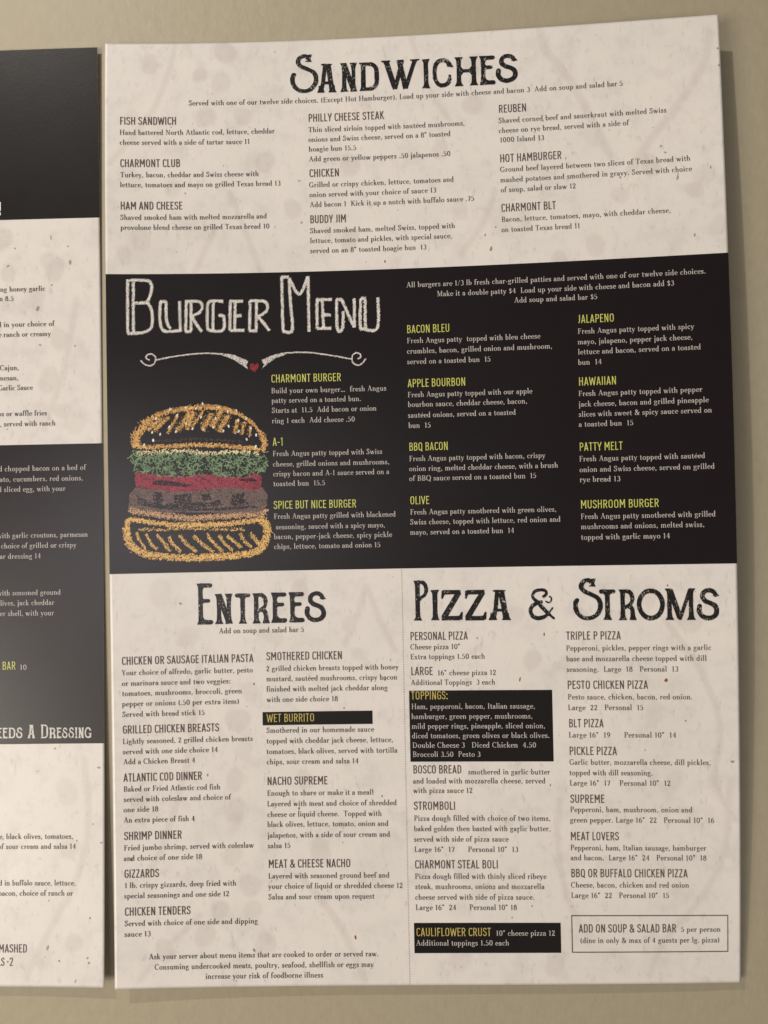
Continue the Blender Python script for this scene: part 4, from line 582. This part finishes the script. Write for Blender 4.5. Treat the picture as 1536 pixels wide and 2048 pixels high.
# ---- titles
for name, rows, mat, lab, sh, par in (('title', T_SAND, 'worn', 'large worn black title reading SANDWICHES', SR, right), ('title', T_ENT, 'worn', 'large worn black title reading ENTREES', SR, right), ('title', T_PIZ, 'worn', 'large worn black title reading PIZZA & STROMS', SR, right), ('title', T_DRESS, 'wornw', 'white title reading EEDS A DRESSING', SL, left)):
    vv, ff = set_title(rows); mesh_obj(name, sh.pts(vv, OFF_INK), ff, mat, par, label=lab)

# ---- outlined box and dotted rule
def strips(sheet, parent, name, segs, mat, w):
    vs = []; fs = []; n = 0
    for (x0, y0, x1, y1) in segs:
        k = max(1, int(math.hypot(x1 - x0, y1 - y0) / 5))
        q = ribbon([(x0 + (x1 - x0) * i / k, y0 + (y1 - y0) * i / k) for i in range(k + 1)], w)
        for p in q: vs += p; fs.append(list(range(n, n + 4))); n += 4
    return mesh_obj(name, sheet.pts(vs, OFF_INK), fs, mat, parent)
a, b, c, d = FRAME; t = .36
strips(SR, right, 'outline_box', [(a, b, c, b), (a, d, c, d), (a + t / 2, b + t / 2, a + t / 2, d - t / 2), (c - t / 2, b + t / 2, c - t / 2, d - t / 2)], 'dark', t)
strips(SR, right, 'dotted_rule', [(132.5, y, 132.5, y + .5) for y in np.arange(BAND[1] + .6, H - .5, 1.12)], 'rule', .34)

# ---- chalk marks: small dashes laid along a line or scattered in a shape
class Dashes:
    def __init__(s, seed): s.V = []; s.r = random.Random(seed)
    def dash(s, x, y, a, l, w):
        r = s.r; c, n = math.cos(a) * l / 2, math.sin(a) * l / 2; p, q = -math.sin(a) * w / 2, math.cos(a) * w / 2
        b = r.uniform(-.4, .4)
        z = OFF_INK + r.uniform(0, .09)
        s.V += [(x - c + p * b, y - n + q * b, z), (x + p, y + q, z), (x + c + p * b, y + n + q * b, z), (x - p, y - q, z)]
    def line(s, pts, w, density=1.5, l=.55, dw=.17, tilt=.5, spread=.6, abs_angle=None):
        P = Cr([tuple(p) for p in pts], 5) if len(pts) > 2 else [tuple(p) for p in pts]; r = s.r
        for (ax, ay), (bx, by) in zip(P[:-1], P[1:]):
            L = math.hypot(bx - ax, by - ay)
            if L < 1e-6: continue
            cnt = L * w * density / (l * dw * .75); cnt = int(cnt) + (r.random() < cnt % 1); an = math.atan2(by - ay, bx - ax)
            for _ in range(cnt):
                t = r.random(); o = max(-1.25, min(1.25, r.gauss(0, .45))) * w / 2 if r.random() < .5 else r.uniform(-1, 1) * w / 2
                aa = (an + tilt if abs_angle is None else abs_angle) + r.gauss(0, spread * .6)
                s.dash(ax + (bx - ax) * t - math.sin(an) * o, ay + (by - ay) * t + math.cos(an) * o, aa, l * r.uniform(.6, 1.5), dw * r.uniform(.7, 1.5))
    def fill(s, poly, density, l, dw, angle=None, spread=3.2, holes=(), hole_keep=.04, curly=False):
        r = s.r; xs = [p[0] for p in poly]; ys = [p[1] for p in poly]; x0, x1, y0, y1 = min(xs), max(xs), min(ys), max(ys)
        n = int((x1 - x0) * (y1 - y0) * density / (l * dw * .75))
        for _ in range(n):
            x, y = r.uniform(x0, x1), r.uniform(y0, y1)
            if not inside(poly, x, y): continue
            if any(inside(h, x, y) for h in holes) and r.random() > hole_keep: continue
            a = (angle or 0) + r.gauss(0, spread)
            if curly:
                for k in range(3):
                    s.dash(x, y, a, l * .8, dw * r.uniform(.8, 1.5)); x += math.cos(a) * l * .6; y += math.sin(a) * l * .6; a += r.uniform(-.9, .9)
            else: s.dash(x, y, a, l * r.uniform(.6, 1.4), dw * r.uniform(.7, 1.5))
    def build(s, name, mat, parent, kind=None, label=None):
        v = np.array(s.V); co = SR.pts(v[:, :2], 0); co[:, 1] -= v[:, 2] * .001
        return mesh_obj(name, co, np.arange(len(v)).reshape(-1, 4), mat, parent, kind=kind, label=label)
def inside(poly, x, y):
    c = False; j = len(poly) - 1
    for i in range(len(poly)):
        xi, yi = poly[i]; xj, yj = poly[j]
        if (yi > y) != (yj > y) and x < (xj - xi) * (y - yi) / (yj - yi) + xi: c = not c
        j = i
    return c

d = Dashes(1)
for letter in CHALK_TITLE:
    for s_ in letter: d.line(s_, 1.3, 2.3, .62, .19, spread=.5, abs_angle=-1.0)
d.build('chalk_title', 'chalk', right, label='white chalk title reading BURGER MENU')
fl = Dashes(2)
for group in CURLS:
    for s_ in group: fl.line(s_, .62, 1.7, .5, .15, tilt=.5)
for wd in WEDGES: fl.fill(wd, 1.6, .6, .16, -.5, .5)
flo = fl.build('flourish', 'chalk', right)
h = Dashes(3); h.fill(HEART, 2.2, .6, .2, -1.0, .5); h.build('heart', 'heart', flo)

PX = 1 / 4.8 / 4.4            # one unit of the drawing's stroke widths in millimetres
bun = Dashes(10)
for s_, w in BUN_TOP: bun.line(s_, w * PX * 1.3, 1.15, .95, .26, tilt=-.9 if w > 30 else .5, spread=.9)
for s_, w in STREAK_TOP: bun.line(s_, w * PX * 1.7, .85, .8, .22, tilt=.2, spread=.9)
for s_, w in STREAK_TOP: bun.line(s_, w * PX * 3.4, .16, .6, .17, tilt=.2, spread=.7)
burger = bun.build('burger_drawing', 'orange', right, label='chalk drawing of a hamburger on the black panel')
dt = Dashes(11)
for s_, w in DOTS_TOP: dt.line(s_, w * PX, .18, .5, .12, spread=.5, abs_angle=-1.2)
dt.build('bun_shading', 'brown', burger)
sd = Dashes(12)
for x, y in SEEDS:
    a = sd.r.uniform(-1.9, -.9)
    for _ in range(3): sd.dash(x + sd.r.uniform(-.1, .1), y + sd.r.uniform(-.1, .1), a + sd.r.uniform(-.4, .4), 1.55, .9)
sd.build('sesame_seeds', 'chalk', burger, kind='stuff')
le = Dashes(13); le.fill(LETTUCE, .27, 1.25, .46, spread=3, curly=True); le.fill(LETTUCE, .12, .5, .2, spread=3); le.build('lettuce', 'green', burger)
cr = Dashes(14)
for s_, w in CREAM: cr.line(s_, w * PX * 1.25, .75, 1.0, .42, spread=2.4)
cr.build('cheese', 'cream', burger)
to = Dashes(15); to.fill(TOMATO, 1.75, .7, .24, spread=3, holes=TOMATO_HOLES, hole_keep=.05); to.build('tomato', 'red', burger)
pa = Dashes(16); pa.fill(PATTY, .95, .75, .26, spread=3, holes=PATTY_HOLES, hole_keep=.07); pa.fill(PATTY, .9, .45, .18, spread=1.0, holes=PATTY_HOLES, hole_keep=.05); pa.build('beef_patty', 'brown', burger)
pm = Dashes(17); pm.fill(PATTY, .09, .8, .25, spread=1); pm.build('patty_highlights', 'mauve', burger)
pe = Dashes(18)
for s_, w in PEACH: pe.line(s_, w * PX * 1.25, 1.1, .9, .26, tilt=.9, spread=.8)
pe.build('onion_layer', 'peach', burger)
bb = Dashes(19)
for s_, w in BUN_BASE: bb.line(s_, w * PX * (1.35 if w > 20 else 2), 1.35 if w > 20 else .5, .95, .27, tilt=-.8, spread=1.0)
for s_, w in STREAK_BASE: bb.line(s_, w * PX * 1.35, 1.05, .8, .22, tilt=.3, spread=.9)
bb.build('bottom_bun', 'amber', burger)

# ---- flecks of the recycled-paper pattern
def fleck_poly(x, y, w, hh, a, r):
    n = 7; t = math.radians(a); c, s = math.cos(t), math.sin(t); o = []
    for i in range(n):
        k = 2 * math.pi * i / n; q = r.uniform(.7, 1.15); px, py = math.cos(k) * w / 2 * q, math.sin(k) * hh / 2 * q
        o.append((x + px * c - py * s, y + px * s + py * c))
    return o
def flecks(sheet, parent, named, zones, count, seed):
    r = random.Random(seed); by = {}
    for x, y, w, hh, a, c in named: by.setdefault(c, []).append(fleck_poly(x, y, w * .9, hh * .9, a, r))
    for _ in range(count):
        z = r.choice(zones); x, y = r.uniform(z[0] + 2, z[2] - 2), r.uniform(z[1] + 2, z[3] - 2)
        if parent is right and any(b[0] - 1 < x < b[2] + 1 and b[1] - 1 < y < b[3] + 1 for b in BOXES): continue
        q = r.random(); c = 'tan' if q < .75 else 'grey' if q < .97 else 'plum'
        by.setdefault(c, []).append(fleck_poly(x, y, r.uniform(.15, .45), r.uniform(.3, 1.1) * r.choice((.6, 1)), r.uniform(-40, 40), r))
    for c, polys in by.items():
        vs = []; fs = []; n = 0
        for p in polys:
            vs += [(*q, 0) for q in p]; cx = sum(q[0] for q in p) / 7; cy = sum(q[1] for q in p) / 7; vs.append((cx, cy, 0))
            fs += [(n + i, n + (i + 1) % 7, n + 7) for i in range(7)]; n += 8
        v = np.array(vs); mesh_obj(c + '_flecks', sheet.pts(v[:, :2], .10 + .01 * len(c)), fs, 'f_' + c, parent, kind='stuff')
flecks(SR, right, FLECKS, [(0, 0, W, BAND[0]), (0, BAND[1], W, H), (0, BAND[1], W, H)], 130, 4)
flecks(SL, left, FLECKS_L, [(0, BAND_L[0], W, BAND_L[1]), (0, BAND_L[2], W, H)], 70, 6)
# the tail of the chalk title on the left poster ends in an exclamation mark
ex = SL
strips(SL, left, 'chalk_title', [(232.55, 71.4, 232.5, 75.6), (232.5, 76.3, 232.5, 77.6)], 'chalk', 1.0)
print('objects', len(bpy.data.objects), 'tris', sum(len(o.data.loops) - 2 * len(o.data.polygons) for o in bpy.data.objects if o.type == 'MESH'))
